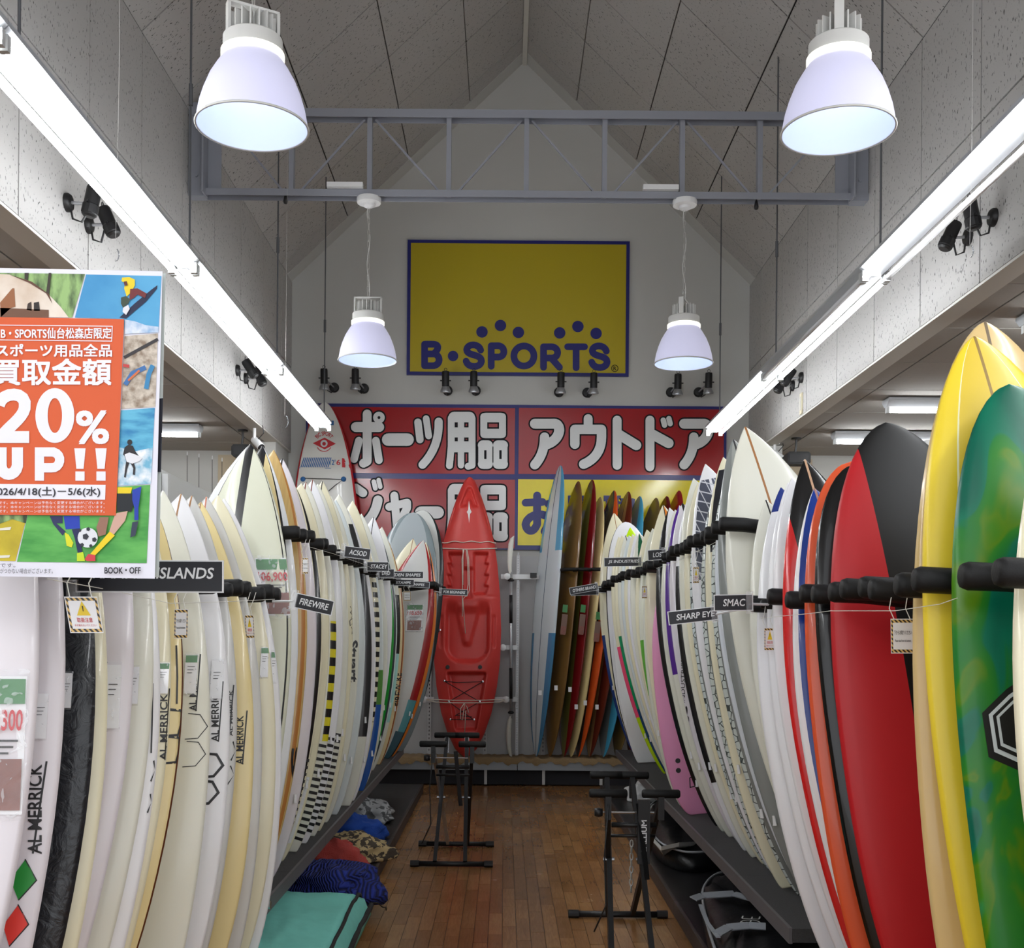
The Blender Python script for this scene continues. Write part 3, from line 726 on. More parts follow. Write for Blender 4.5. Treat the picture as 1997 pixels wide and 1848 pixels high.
for x, y in ((867, 1327), (942, 1328), (879, 1401), (925, 1401), (936, 1367), (876, 1367), (858, 1228)):
    MB().lathe([(0, 0), (.011, 0), (.011, .008), (0, .009)], kflat(x, y, .004), 8, (0, -1, 0)).build('eyelet', M_chrome, ky)
rp = empty('tie_rope', kflat(915, 1068, .02)); rp.parent = ky; rp.location = WL[rp.name]-WL[ky.name]; rp['label'] = 'white rope'
def rope(pts, parent, r=.0055):
    MB().tube([kflat(*p, .016) for p in pts], r, 6).build('strand', M_rope, parent, True)
rope([(861+k*(967-861)/20, 1056+1.2*math.sin(k)) for k in range(21)], rp); rope([(859+k*(969-859)/20, 1067+3.5*math.sin(k*math.pi/20)) for k in range(21)], rp)
for pts in ([(905, 1070), (901, 1090), (902, 1130), (902, 1202)], [(905, 1070), (909, 1072), (912, 1095), (913, 1140), (910, 1160), (903, 1168), (908, 1235)], [(903, 1070), (903, 1140)], [(911, 1072), (914, 1090), (916, 1150), (910, 1163)]): rope(pts, rp, .0045)
rp2 = empty('tie_rope', kflat(905, 1364, .02)); rp2.parent = ky; rp2.location = WL[rp2.name]-WL[ky.name]; rp2['label'] = 'white rope with bow'
a, b = P(828, 1363, 12.0), P(986, 1364, 12.0)
for dy in (0, 5):
    MB().tube([a]+[kflat(850+k*(974-850)/14, 1364+dy, .016) for k in range(15)]+[b], .0055, 6).build('strand', M_rope, rp2, True)
rope([(906, 1370), (899, 1380), (899, 1400), (903, 1402), (905, 1385), (907, 1370), (912, 1378), (915, 1388), (909, 1384), (907, 1430)], rp2, .0045)

# paddle
pdl = empty('kayak_paddle', P(997, 1482, 12.05)); tag(pdl, 'white-bladed kayak paddle with black grips beside the kayak', 'paddle')
M_blade = mat('paddle_blade', (218, 217, 208), .45); M_shaft = mat('paddle_shaft', (196, 198, 200), .3, .6)
PD = 12.03
def shaft(y0, y1, r, m, nm): MB().tube([P(996.5+(y0-1120)*-.001, y0, PD), P(996.5, y1, PD)], r, 10).build(nm, m, pdl, True)
shaft(1115, 1400, .0155, M_shaft, 'shaft')
shaft(1160, 1215, .0185, M_black, 'grip'); shaft(1302, 1362, .0185, M_black, 'grip')
for y in (1131, 1389): MB().lathe([(.016, -.015), (.034, -.008), (.034, .004), (.017, .02)], P(996.5, y, PD), 14).build('drip_ring', M_black, pdl, True)
def blade(rows):
    v = []; f = []
    for y, x0, x1 in rows:
        for d in (-.004, .004):
            for k in range(5):
                x = x0+(x1-x0)*k/4; q = P(x, y, PD); v.append((q.x, PD+d-.012*math.sin(math.pi*k/4), q.z))
    for i in range(len(rows)-1):
        for s in (0, 5):
            for k in range(4): f.append((i*10+s+k, i*10+s+k+1, (i+1)*10+s+k+1, (i+1)*10+s+k))
        for k in (0, 4): f.append((i*10+k, i*10+5+k, (i+1)*10+5+k, (i+1)*10+k))
    MB().add(v, f).build('blade', M_blade, pdl, True)
blade([(1045, 1001, 1003), (1050, 995, 1002.5), (1060, 991.5, 1002), (1075, 990, 1000.5), (1095, 989.5, 998.5), (1110, 990.5, 998), (1118, 993, 998.5)])
blade([(1394, 994.5, 999), (1405, 990, 998), (1420, 987.5, 997), (1445, 987, 996.5), (1462, 989.5, 997.5), (1475, 993.5, 999), (1481, 997, 999.5)])

# ------------------------------------------------------------------ surfboards
def board_mat(name, base, layers=(), rough=.24, tex=None, coat=.3):
    m = bpy.data.materials.new(name); m.use_nodes = True; nt = m.node_tree; b = nt.nodes['Principled BSDF']
    at = {}
    def A(k):
        if k not in at: n = nd(nt, 'ShaderNodeAttribute'); n.attribute_name = k; at[k] = n.outputs['Fac']
        return at[k]
    tc = nd(nt, 'ShaderNodeTexCoord')
    n = nd(nt, 'ShaderNodeTexNoise'); n.inputs['Scale'].default_value = 2.2; n.inputs['Detail'].default_value = 3
    nt.links.new(tc.outputs['Object'], n.inputs['Vector'])
    d = tuple(max(0, c-k) for c, k in zip(base, (14, 17, 30)))
    col = mixc(nt, mth(nt, 'MULTIPLY', mth(nt, 'SUBTRACT', n.outputs['Fac'], .35), .9, True), lin(base), lin(d))
    if tex: col = tex(nt, tc, col, A)
    for c, msk in layers:
        f = None
        for k, v in msk.items():
            if k == 'lin': src = mth(nt, 'SUBTRACT', A('q'), mth(nt, 'MULTIPLY', A('u'), v[0])); lo, hi = v[1], v[2]
            elif k == 'check':
                src = mth(nt, 'FRACT', mth(nt, 'MULTIPLY', A('u'), v[0])); lo, hi = v[1], v[2]
            elif k == 'diag':
                src = mth(nt, 'FRACT', mth(nt, 'ADD', mth(nt, 'MULTIPLY', A('u'), v[0]), mth(nt, 'MULTIPLY', A('q'), v[3]))); lo, hi = v[1], v[2]
            else: src = A(k); lo, hi = v
            g = mth(nt, 'MULTIPLY', mth(nt, 'GREATER_THAN', src, lo), mth(nt, 'LESS_THAN', src, hi))
            f = g if f is None else mth(nt, 'MULTIPLY', f, g)
        col = mixc(nt, f, col, lin(c))
    nt.links.new(col, b.inputs['Base Color'])
    if tex is tex_foil:
        nb = nd(nt, 'ShaderNodeTexNoise'); nb.inputs['Scale'].default_value = 22; nb.inputs['Detail'].default_value = 5; nb.inputs['Distortion'].default_value = 2; nt.links.new(tc.outputs['Object'], nb.inputs['Vector'])
        bp = nd(nt, 'ShaderNodeBump'); bp.inputs['Strength'].default_value = .6; bp.inputs['Distance'].default_value = .01; nt.links.new(nb.outputs['Fac'], bp.inputs['Height']); nt.links.new(bp.outputs[0], b.inputs['Normal'])
    b.inputs['Roughness'].default_value = rough; b.inputs['Coat Weight'].default_value = coat; b.inputs['Coat Roughness'].default_value = .06; b.inputs['Specular IOR Level'].default_value = .4
    return m
_BM = {}
def bmat(base, layers=(), rough=.24, tex=None, coat=.3):
    k = (base, repr(layers), rough, tex.__name__ if tex else '', coat)
    if k not in _BM: _BM[k] = board_mat('board_skin', base, layers, rough, tex, coat)
    return _BM[k]
def tex_hex(nt, tc, col, A):
    sx = nd(nt, 'ShaderNodeSeparateXYZ'); nt.links.new(tc.outputs['Object'], sx.inputs[0])
    cx = nd(nt, 'ShaderNodeCombineXYZ'); nt.links.new(mth(nt, 'SUBTRACT', sx.outputs[1], mth(nt, 'MULTIPLY', sx.outputs[0], .6)), cx.inputs[0]); nt.links.new(sx.outputs[2], cx.inputs[1])
    v = nd(nt, 'ShaderNodeTexVoronoi', feature='DISTANCE_TO_EDGE'); v.inputs['Scale'].default_value = 30; v.inputs['Randomness'].default_value = .5
    nt.links.new(cx.outputs[0], v.inputs['Vector'])
    return mixc(nt, mth(nt, 'LESS_THAN', v.outputs['Distance'], .06), col, lin((70, 76, 74)))
def tex_green(nt, tc, col, A):
    n = nd(nt, 'ShaderNodeTexNoise'); n.inputs['Scale'].default_value = 3.1; n.inputs['Detail'].default_value = 2.5; n.inputs['Distortion'].default_value = 1.4
    mp = nd(nt, 'ShaderNodeMapping'); mp.inputs['Scale'].default_value = (1.5, 1, .75); nt.links.new(tc.outputs['Object'], mp.inputs['Vector']); nt.links.new(mp.outputs[0], n.inputs['Vector'])
    r = nd(nt, 'ShaderNodeValToRGB'); e = r.color_ramp.elements; e[0].position = .3; e[0].color = lin((0, 92, 72)); e[1].position = .74; e[1].color = lin((104, 168, 148))
    for p, c in ((.43, (4, 112, 84)), (.455, (26, 118, 44)), (.53, (40, 124, 30)), (.56, (86, 130, 10)), (.62, (60, 128, 24)), (.65, (46, 140, 84))): x = r.color_ramp.elements.new(p); x.color = lin(c)
    nt.links.new(n.outputs['Fac'], r.inputs[0]); return r.outputs[0]
def tex_wood(nt, tc, col, A):
    cx = nd(nt, 'ShaderNodeCombineXYZ'); nt.links.new(mth(nt, 'MULTIPLY', A('q'), 70), cx.inputs[0]); nt.links.new(mth(nt, 'MULTIPLY', A('u'), 6), cx.inputs[1])
    n = nd(nt, 'ShaderNodeTexNoise'); n.inputs['Scale'].default_value = 1; n.inputs['Detail'].default_value = 3; nt.links.new(cx.outputs[0], n.inputs['Vector'])
    return mixc(nt, mth(nt, 'MULTIPLY', n.outputs['Fac'], .55), col, lin((120, 84, 40)))
def tex_foil(nt, tc, col, A):
    n = nd(nt, 'ShaderNodeTexNoise'); n.inputs['Scale'].default_value = 14; n.inputs['Detail'].default_value = 4; nt.links.new(tc.outputs['Object'], n.inputs['Vector'])
    return mixc(nt, mth(nt, 'MULTIPLY', n.outputs['Fac'], .5), lin((16, 17, 20)), lin((58, 62, 70)))

class Board: pass
def board(tail, nose, nrm, hw, T=.03, tailk=(.42, 2.2, .8), nosek=(2.1, .85), um=.47, rocker=.05, m=None, name='surfboard', rest=None, N=34, K=20):
    tail, nose, nrm = Vector(tail), Vector(nose), Vector(nrm).normalized()
    es = (nose-tail); L = es.length; es.normalize(); ex = nrm.cross(es).normalized()*-1
    if abs(nrm.y) > .5 and ex.x < 0: ex = -ex
    en = (nrm-es*nrm.dot(es)).normalized()
    B = Board(); B.tail, B.es, B.ex, B.en, B.L, B.hw = tail, es, ex, en, L, hw
    def w(u):
        if u > um: s = (u-um)/(1-um); return hw*max(0, 1-s**nosek[0])**nosek[1]
        s = (um-u)/um; return hw*(tailk[0]+(1-tailk[0])*max(0, 1-s**tailk[1])**tailk[2])
    def th(u): return T*(.16+.84*max(0, 1-abs(2*u-1)**3.2))
    def rk(u): return -rocker*(abs((u-.42)/.58)**2.4 if u > .42 else .45*abs((u-.42)/.42)**2.2)
    def front(u, q):
        r = min(1, abs(q)/max(w(u), 1e-4)); return rk(u)+th(u)*(1-r**2.6)**.5
    B.w, B.front, B.rk = w, front, rk
    mb = MB(); q_, u_, r_, f_ = [], [], [], []
    us = [0]+[.5-.5*math.cos(math.pi*i/N) for i in range(1, N)]+[1]
    us[1] = .004; us[-2] = .996
    for u in us:
        W = max(w(u), .0025); t = th(u); c = tail+es*(u*L)
        for k in range(K):
            a = 2*math.pi*k/K; cs, sn = math.cos(a), math.sin(a)
            x = W*math.copysign(abs(cs)**(2/2.6), cs); y = t*math.copysign(abs(sn)**1.0, sn)
            mb.v.append(c+ex*x+en*(rk(u)+y)); q_.append(x); u_.append(u); r_.append(x/W); f_.append(sn)
    n = len(us)
    for i in range(n-1):
        for k in range(K): mb.f.append((i*K+k, i*K+(k+1) % K, (i+1)*K+(k+1) % K, (i+1)*K+k)); mb.m.append(0)
    mb.f.append(tuple(range(K-1, -1, -1))); mb.m.append(0); mb.f.append(tuple((n-1)*K+k for k in range(K))); mb.m.append(0)
    if rest is not None:
        dz = rest-min(p.z for p in mb.v)
        for p in mb.v: p.z += dz
        tail.z += dz
    mb.attr = dict(q=q_, u=u_, rr=r_, fr=f_)
    B.o = mb.build(name, m, None, True, origin=tail)
    return B
def surf(B, x, y, d=.0015):
    """point on the camera side of board B under a photo pixel"""
    D = B.tail.y
    for _ in range(4):
        p = P(x, y, D); rel = p-B.tail; s = rel.dot(B.es); q = rel.dot(B.ex)
        u = min(.999, max(.001, s/B.L)); W = B.w(u); q = max(-W*.995, min(W*.995, q))
        g = B.tail+B.es*s+B.ex*q+B.en*(B.front(u, q)+d); D = g.y
    return g
def decal(B, vf, m, name, d=.0015, parent=None):
    vs, fs = vf; return MB().add([surf(B, x, y, d) for x, y in vs], fs).build(name, m, parent or B.o, fixn=False)
def stack_off(vf): return vf
def vtext(B, body, x0, x1, y0, y1, m, off=.02, name='lettering', d=.0018, down=False):
    """lettering that reads upwards along the board, inside photo rectangle"""
    vs, fs = fit_text(body, 0, 1, 0, 1, off)
    if down: q = [(x0+(x1-x0)*b, y0+(y1-y0)*a) for a, b in vs]
    else: q = [(x1-(x1-x0)*b, y1-(y1-y0)*a) for a, b in vs]
    return decal(B, (q, fs), m, name, d)
def band(B, pts, w, m, name='line', d=.0016):
    return decal(B, ribbon2d(pts, w), m, name, d)
def ribbon2d(pts, w):
    """mitred polyline without overlaps"""
    pts = [p for i, p in enumerate(pts) if i == 0 or math.hypot(p[0]-pts[i-1][0], p[1]-pts[i-1][1]) > .3]
    n = len(pts); L = []; Rr = []
    for i in range(n):
        a = pts[max(i-1, 0)]; b = pts[min(i+1, n-1)]; c = pts[i]
        d1 = (c[0]-a[0], c[1]-a[1]); d2 = (b[0]-c[0], b[1]-c[1])
        if i == 0: d1 = d2
        if i == n-1: d2 = d1
        l1 = math.hypot(*d1) or 1; l2 = math.hypot(*d2) or 1
        n1 = (-d1[1]/l1, d1[0]/l1); n2 = (-d2[1]/l2, d2[0]/l2); mx, my = n1[0]+n2[0], n1[1]+n2[1]; ml = math.hypot(mx, my) or 1
        mx /= ml; my /= ml; k = w/2/max(.4, mx*n1[0]+my*n1[1]); L.append((c[0]+mx*k, c[1]+my*k)); Rr.append((c[0]-mx*k, c[1]-my*k))
    vs = L+Rr; return vs, [(i, i+1, n+i+1, n+i) for i in range(n-1)]
M_ink = mat('black_print', (22, 20, 22), .4)
M_card = mat('white_card', (236, 236, 238), .35, coat=.6); M_cg = mat('card_green', (62, 128, 72), .4); M_cr = mat('card_red', (196, 34, 44), .4); M_cp = mat('card_photo', (150, 96, 84), .5, var=.5, bscale=40)
def sleeve_mat():
    m = bpy.data.materials.new('clear_sleeve'); m.use_nodes = True; nt = m.node_tree; b = nt.nodes['Principled BSDF']
    tr_ = nd(nt, 'ShaderNodeBsdfTransparent'); mx = nd(nt, 'ShaderNodeMixShader'); b.inputs['Base Color'].default_value = (.9, .93, .97, 1); b.inputs['Roughness'].default_value = .12
    tc = nd(nt, 'ShaderNodeTexCoord'); n = nd(nt, 'ShaderNodeTexNoise'); n.inputs['Scale'].default_value = 18; n.inputs['Distortion'].default_value = 2; nt.links.new(tc.outputs['Object'], n.inputs['Vector'])
    bp = nd(nt, 'ShaderNodeBump'); bp.inputs['Strength'].default_value = .7; bp.inputs['Distance'].default_value = .02; nt.links.new(n.outputs['Fac'], bp.inputs['Height']); nt.links.new(bp.outputs[0], b.inputs['Normal'])
    nt.links.new(mth(nt, 'ADD', .12, mth(nt, 'MULTIPLY', mth(nt, 'GREATER_THAN', n.outputs['Fac'], .58), .25)), mx.inputs[0])
    nt.links.new(tr_.outputs[0], mx.inputs[1]); nt.links.new(b.outputs[0], mx.inputs[2]); nt.links.new(mx.outputs[0], nt.nodes['Material Output'].inputs[0]); return m
M_slv = sleeve_mat()
def price_card(B, x0, x1, y0, y1, tilt=0, price=None, photo=True, green=True):
    """price card in a clear sleeve taped on the board; photo rectangle"""
    def q(a, b, d):
        x = x0+(x1-x0)*a+tilt*(b-.5)*(x1-x0); y = y0+(y1-y0)*b; return surf(B, x, y, d)
    def rc(mb, a0, a1, b0, b1, d, mi):
        mb.add([q(a0, b0, d), q(a1, b0, d), q(a1, b1, d), q(a0, b1, d)], [(0, 1, 2, 3)], mi)
    mb = MB(); rc(mb, 0, 1, 0, 1, .006, 0)
    if green: rc(mb, .03, .97, .02, .2, .0068, 1)
    if photo: rc(mb, .1, .95, .6, .97, .0068, 3)
    if price:
        vs, fs = fit_text(price, .06, .94, .42, .24, .02); mb.add([q(a, b, .0072) for a, b in vs], fs, 2)
        for k in range(3):
            rc(mb, .2, .85-.1*k, .46+.045*k, .475+.045*k, .0068, 4)
    elif not photo:
        for k in range(3): rc(mb, .2, .8-.1*k, .3+.08*k, .315+.08*k, .0068, 4)
    c = mb.build('price_card', [M_card, M_cg, M_cr, M_cp, M_ink], B.o, fixn=False)
    sv = MB(); vs = []; fs = []
    for i in range(7):
        for j in range(3):
            vs.append(q(-.06+1.12*j/2, -.05+1.1*i/6, .012+.004*((i+j) % 2)))
    for i in range(6):
        for j in range(2): fs.append((i*3+j, i*3+j+1, (i+1)*3+j+1, (i+1)*3+j))
    sv.add(vs, fs).build('clear_sleeve', M_slv, c, True, fixn=False)
def sticker(B, side, u, m=None):
    """small price sticker on the aisle-side rail"""
    c = B.tail+B.es*(u*B.L); W = B.w(u)*.93; s = -side
    p = c+B.ex*(s*W)+B.en*(B.front(u, W)+.001)
    a = (B.en*.5+B.ex*s).normalized(); b = B.es; t = a.cross(b)
    MB().box(p, (.004, .026, .042), Matrix((a, t, b)).transposed()).build('price_sticker', M_card, B.o)

SQ = (.42, 2.2, .8); RT = (.0, 2.2, .62); PT = (2.1, .85); RN = (2.4, .52); SN = (2.0, 1.0)
COLR = dict(cream=(232, 226, 198), white=(236, 236, 240), off=(226, 226, 214), yellowed=(232, 214, 160), lilac=(224, 219, 226), grey=(206, 206, 204), greenish=(222, 224, 204), blueish=(214, 222, 224))
def row_board(xr, XR_, side, nose, col, layers=(), hw=.255, zs=.45, T=.03, tailk=SQ, nosek=PT, lean=.06, D=None, tex=None, rough=.26, rocker=.13, coat=.25):
    D = D or XR_*F/abs(xr-CX)
    Xr = (xr-CX)*D/F; Xm = Xr+side*hw; zm = 1.45
    if len(nose) == 2 and nose[0] > 10: q = P(nose[0], nose[1], D+lean+rocker); Xn, Zn = q.x, q.z
    else: Xn, Zn = nose
    k = (Xn-Xm)/(Zn-zm); tl = (Xm+k*(zs-zm), D-lean*(zm-zs)/(Zn-zm)*.8, zs)
    c = COLR.get(col, col)
    B = board(tl, (Xn, D+lean, Zn), (0, -1, 0), hw, T, tailk, nosek, .47, rocker, bmat(c, tuple(layers), rough, tex, coat), rest=zs+.003)
    B.D = D; B.side = side; return B
WOODC = (150, 104, 60); DARK = (40, 38, 38)
def strg(c=WOODC, w=.003): return (c, {'q': (-w, w)})
def rail(c, lo=.9): return (c, {'rr': (lo, 2)})
def railL(c, lo=.9): return (c, {'rr': (-2, -lo)})
def rails(c, lo=.9): return [rail(c, lo), railL(c, lo)]
def name_board(B, desc, idx, rack, grp):
    tag(B.o, '%s, %s from entrance, %s' % (desc, ordinal(idx), rack), 'surfboard', grp)

# --- rack below the poster (poster side, entrance end)
def auto_n(side, X, z): return (side*X+R.uniform(-.02, .02), z+R.uniform(-.05, .05))
LN = [
 (71, 'lilac', (), None, 'white surfboard with a large price card'), (121, 'lilac', (), None, 'white surfboard with green and red diamonds'),
 (185, (20, 21, 24), (), None, 'black textured surfboard'), (209, 'cream', (), None, 'plain cream surfboard'), (255, 'lilac', (), None, 'pale lilac-grey surfboard'),
 (294, 'off', (), None, 'plain grey-white surfboard'), (309, 'white', (), None, 'slim white surfboard with black hexagon lines'), (330, 'cream', (strg(),), None, 'cream surfboard with black lettering and hexagons'),
 (358, 'yellowed', (rail((96, 50, 30), .985),), None, 'yellowed surfboard with bold black zigzag'), (403, 'off', (), (319, 959), 'off-white surfboard with thin outlined hexagons'),
 (441, 'white', (strg(),), (354, 963), 'glossy white surfboard with thick black hexagons'), (458, 'grey', (strg(),), (375, 968), 'grey-white surfboard with black zigzag'), (488, 'yellowed', (strg(),), (392, 978), 'yellowed surfboard with black lettering'),
 (504, 'grey', (strg((168, 84, 50)),), (403, 968), 'pale grey surfboard with reddish stringer'), (530, 'cream', (), (425, 966), 'cream surfboard'), (543, 'white', (), (437, 973), 'white surfboard with a black rail tag')]
BLN = []
for i, (xr, col, lay, ns, ds) in enumerate(LN):
    B = row_board(xr+(24 if i < 8 else 24-2.4*(i-7)), .87, -1, ns or auto_n(-1, 1.01, 2.0), col, lay, hw=.25, D=.87*F/abs(xr-CX), zs=.3, tex=tex_foil if i == 2 else None, tailk=SQ if i % 2 else (.3, 2.2, .8), rough=.3 if i == 2 else .24)
    name_board(B, ds, i+1, 'rack below poster', 'boards below the sale poster'); BLN.append(B)
# prints on them
M_dg = mat('diamond_green', (24, 140, 48), .4); M_dr = mat('diamond_red', (226, 52, 40), .4)
B = BLN[1]
for y0, ym, y1, x0, x1, xb, m in ((1675, 1716, 1755, 50, 71.5, 36, M_dg), (1763, 1802, 1845, 36, 56, 18, M_dr)):
    cn = ((x0-30, (y0+y1)/2), (x0, y0), (x1, ym), (xb, y1)); g_ = [tuple((cn[0][c_]*(1-a_)+cn[1][c_]*a_)*(1-b_)+(cn[3][c_]*(1-a_)+cn[2][c_]*a_)*b_ for c_ in (0, 1)) for a_ in [h/8 for h in range(9)] for b_ in [h/8 for h in range(9)]]; c = decal(B, (g_, [(h*9+l, h*9+l+1, h*9+l+10, h*9+l+9) for h in range(8) for l in range(8)]), m, 'diamond'); band(B, [(x0-1, y0), (x1, ym), (xb, y1)], 2.5, M_ink, 'diamond_edge', .0022)
vtext(B, 'AL MERRICK', 54, 82, 1490, 1665, M_ink, .016); band(B, [(91, 1484), (64, 1664)], 4, M_ink, 'underline')
hexs = [(6, 300, 1500, 3, .5), (7, 322, 1340, 5, .8)]
def hexagon(B, cx, cy, r, w, half=False, sk=0):
    """right-hand half of a hexagon outline, as it shows beside the next board"""
    pts = [(cx-r*.6+sk, cy-r), (cx+r*.35+sk*.8, cy-r*.92), (cx+r, cy), (cx+r*.3-sk*.8, cy+r*.92), (cx-r*.7-sk, cy+r)]
    if half: pts = pts[1:4]
    band(B, pts, w, M_ink, 'hexagon_line')
for k, xt, y0, y1, xl in ((7, (312, 327), 1352, 1482, 331), (9, (369, 384), 1285, 1386, 391), (10, (412, 427), 1338, 1446, 435), (11, (447, 454), 1345, 1435, 456), (12, (460, 475), 1395, 1490, 482)):
    vtext(BLN[k], 'AL MERRICK', xt[0], xt[1], y0, y1, M_ink, .016); band(BLN[k], [(xl, y0-10), (xl-9, y1)], 2.6, M_ink, 'underline')
band(BLN[6], [(298, 1332), (297, 1400), (295, 1468)], 3, M_ink, 'underline'); band(BLN[8], [(344, 1258), (346, 1320), (345, 1372)], 3.4, M_ink, 'underline')
hexagon(BLN[6], 290, 1503, 22, 3.5, True, 3); hexagon(BLN[6], 284, 1566, 20, 3.5, True, 3)
hexagon(BLN[7], 312, 1517, 28, 4.5, True, 4); hexagon(BLN[7], 303, 1576, 27, 4.5, True, 4)
hexagon(BLN[8], 342, 1409, 26, 5, False, 3); hexagon(BLN[8], 338, 1462, 26, 4.5, False, 3)
hexagon(BLN[9], 380, 1416, 25, 1.6, False, 2); hexagon(BLN[9], 376, 1470, 25, 1.6, False, 3)
hexagon(BLN[10], 412, 1492, 23, 5, False, 3); hexagon(BLN[10], 403, 1545, 23, 5, False, 4)
hexagon(BLN[11], 446, 1464, 20, 3, True, 2); hexagon(BLN[11], 440, 1511, 20, 3, True, 3)
price_card(BLN[0], -40, 48, 1318, 1588, -.12, '69,300', True)
for k, x0, x1, y0, y1, g in ((1, 66, 92, 1352, 1440, False), (2, 120, 140, 1312, 1380, False), (4, 205, 234, 1296, 1420, False), (5, 250, 270, 1300, 1372, False), (7, 306, 329, 1292, 1352, True), (9, 360, 384, 1276, 1352, True), (10, 411, 434, 1288, 1362, False), (14, 508, 524, 1262, 1320, True), (15, 528, 540, 1270, 1330, True)):
    price_card(BLN[k], x0, x1, y0, y1, -.2, None, False, g)
MB().add([surf(BLN[15], x, y, .002) for x, y in ((520, 1580), (527, 1580), (524, 1612), (517, 1612))], [(0, 1, 2, 3)]).build('rail_tag', M_ink, BLN[15].o, fixn=False)

# --- long rack on the poster side
CHK = [((24, 24, 24), {'rr': (.88, 2), 'u': (.3, .62), 'check': (22, 0, .5)}), ((214, 200, 40), {'rr': (.88, 2), 'u': (.3, .62), 'check': (22, .5, 1)})]
BLK = (26, 26, 28)
LB = [
 (567, 'greenish', [(BLK, {'q': (-.017, .017), 'u': (.62, 1)}), ((238, 240, 244), {'rr': (-2, -.74)}), (BLK, {'rr': (-.755, -.735)}), (BLK, {'rr': (-2, -.985)}), (BLK, {'rr': (.93, .955)})], (489, 869), 'large pale green surfboard with wide black stringer', dict(hw=.28)),
 (580, 'yellowed', [(BLK, {'q': (-.02, .02)}), ((236, 238, 240), {'rr': (.86, 2)}), (BLK, {'rr': (.8, .86)})], (512, 872), 'wooden-toned surfboard with black stringer and white rail', {}),
 (597, (226, 194, 128), [((180, 120, 60), {'rr': (.9, .97)})], (534, 880), 'honey wood surfboard with darker rail line', dict(tex=tex_wood)),
 (616, 'lilac', [strg(DARK, .004)], (551, 896), 'tall white surfboard with dark stringer', {}),
 (629, 'cream', [((24, 24, 24), {'rr': (.86, .97)})], (575, 950), 'cream surfboard with black rail stripe', {}),
 (641, 'cream', [], (588, 945), 'plain cream surfboard', {}), (655, 'off', CHK+[strg((120, 60, 50))], (597, 942), 'white surfboard with yellow and black checked rail', {}),
 (668, 'white', [strg((120, 60, 50))], (610, 937), 'white surfboard with red-brown stringer', {}), (679, 'off', [], (620, 945), 'plain off-white surfboard', {}),
 (687, 'cream', [strg(DARK, .003)], (629, 939), 'cream surfboard with scribbled black cartoon print', {}), (700, 'off', [], (645, 968), 'off-white surfboard with large black lettering', {}),
 (712, 'blueish', [], (655, 975), 'bluish white surfboard', {}), (725, 'off', [((44, 44, 46), {'rr': (.72, 2), 'u': (.22, .9)})], (661, 964), 'off-white surfboard with wide charcoal rail', {}),
 (733, 'white', [], (672, 985), 'plain white surfboard', {}), (740, 'cream', [((30, 30, 30), {'rr': (.85, 2), 'u': (.25, .8), 'check': (30, 0, .55)})], (688, 977), 'cream surfboard with dashed black rail', {}),
 (748, 'blueish', [((40, 90, 170), {'rr': (.4, 2), 'u': (0, .3)}), ((84, 140, 60), {'rr': (.8, 2), 'u': (.3, .42)})], (690, 988), 'pale surfboard with blue painted tail', {}),
 (756, 'off', [], (705, 1002), 'off-white surfboard', {}), (762, 'white', [strg(DARK)], (729, 1010), 'white surfboard with dark stringer', {}),
 (767, 'cream', [((30, 150, 50), {'rr': (.84, 2)})], (731, 1034), 'cream surfboard with green rail', {}), (773, 'blueish', [((60, 66, 70), {'rr': (.9, .97)})], (738, 1040), 'bluish surfboard with thin grey rail line', {}),
 (779, 'off', [((26, 26, 26), {'rr': (.6, 2), 'u': (.48, .72)}), ((168, 216, 208), {'rr': (.6, 2), 'u': (.2, .48)})], (745, 1029), 'white surfboard with black and mint rail', {}),
 (788, (232, 214, 168), [((150, 84, 50), {'rr': (.93, .985)})], (752, 1046), 'pale wood surfboard with brown rail line', {}),
 (822, 'cream', [strg(WOODC)], (806, 1054), 'cream wide surfboard behind the red-rimmed one', dict(D=10.7, hw=.28)),
 (837, 'grey', [((158, 28, 30), {'rr': (.76, 2), 'u': (.28, 1)}), ((158, 28, 30), {'rr': (-2, -.76)}), ((84, 150, 158), {'rr': (.72, 2), 'u': (.12, .28)}), ((60, 92, 104), {'rr': (.62, 2), 'u': (-1, .13)})], (826, 1058), 'grey-white surfboard with red rim and teal tail', dict(D=10.3, hw=.28)),
 (843, 'cream', [((222, 124, 50), {'rr': (.9, 2)}), (BLK, {'rr': (.8, .9)})], (831, 1062), 'cream surfboard with orange and black rim', dict(D=10.48, hw=.28)),
 (845, (166, 174, 178), [((128, 140, 144), {'rr': (-2, -.72)}), ((128, 140, 144), {'rr': (.72, 2)})], (807, 1002), 'wide grey paddleboard with rounded nose', dict(D=10.92, hw=.35, nosek=RN, rough=.2)),
 (850, (214, 216, 214), rails((40, 44, 46), .86), (826, 999), 'white paddleboard with black rim and rounded nose', dict(D=11.12, hw=.35, nosek=RN))]
LB.sort(key=lambda r: r[5].get('D') or .886*F/abs(r[0]-CX))
BLB = []
for i, (xr, col, lay, ns, ds, kw) in enumerate(LB):
    kw = dict(kw); kw.setdefault('hw', .25)
    B = row_board(xr, .886, -1, ns, col, lay, **kw); name_board(B, ds, i+1, 'rack facing the pink board', 'boards in the long rack facing the pink board'); BLB.append(B)
    if i > 2: sticker(B, -1, R.uniform(.12, .3))
def bl(word): return next(b for b in BLB if word in b.o['label'])
price_card(bl('large pale green'), 500, 566, 1088, 1200, .1, '106,900', True); price_card(bl('red rim'), 792, 824, 1178, 1230, -.1, '118,650', True)
B = bl('cartoon')
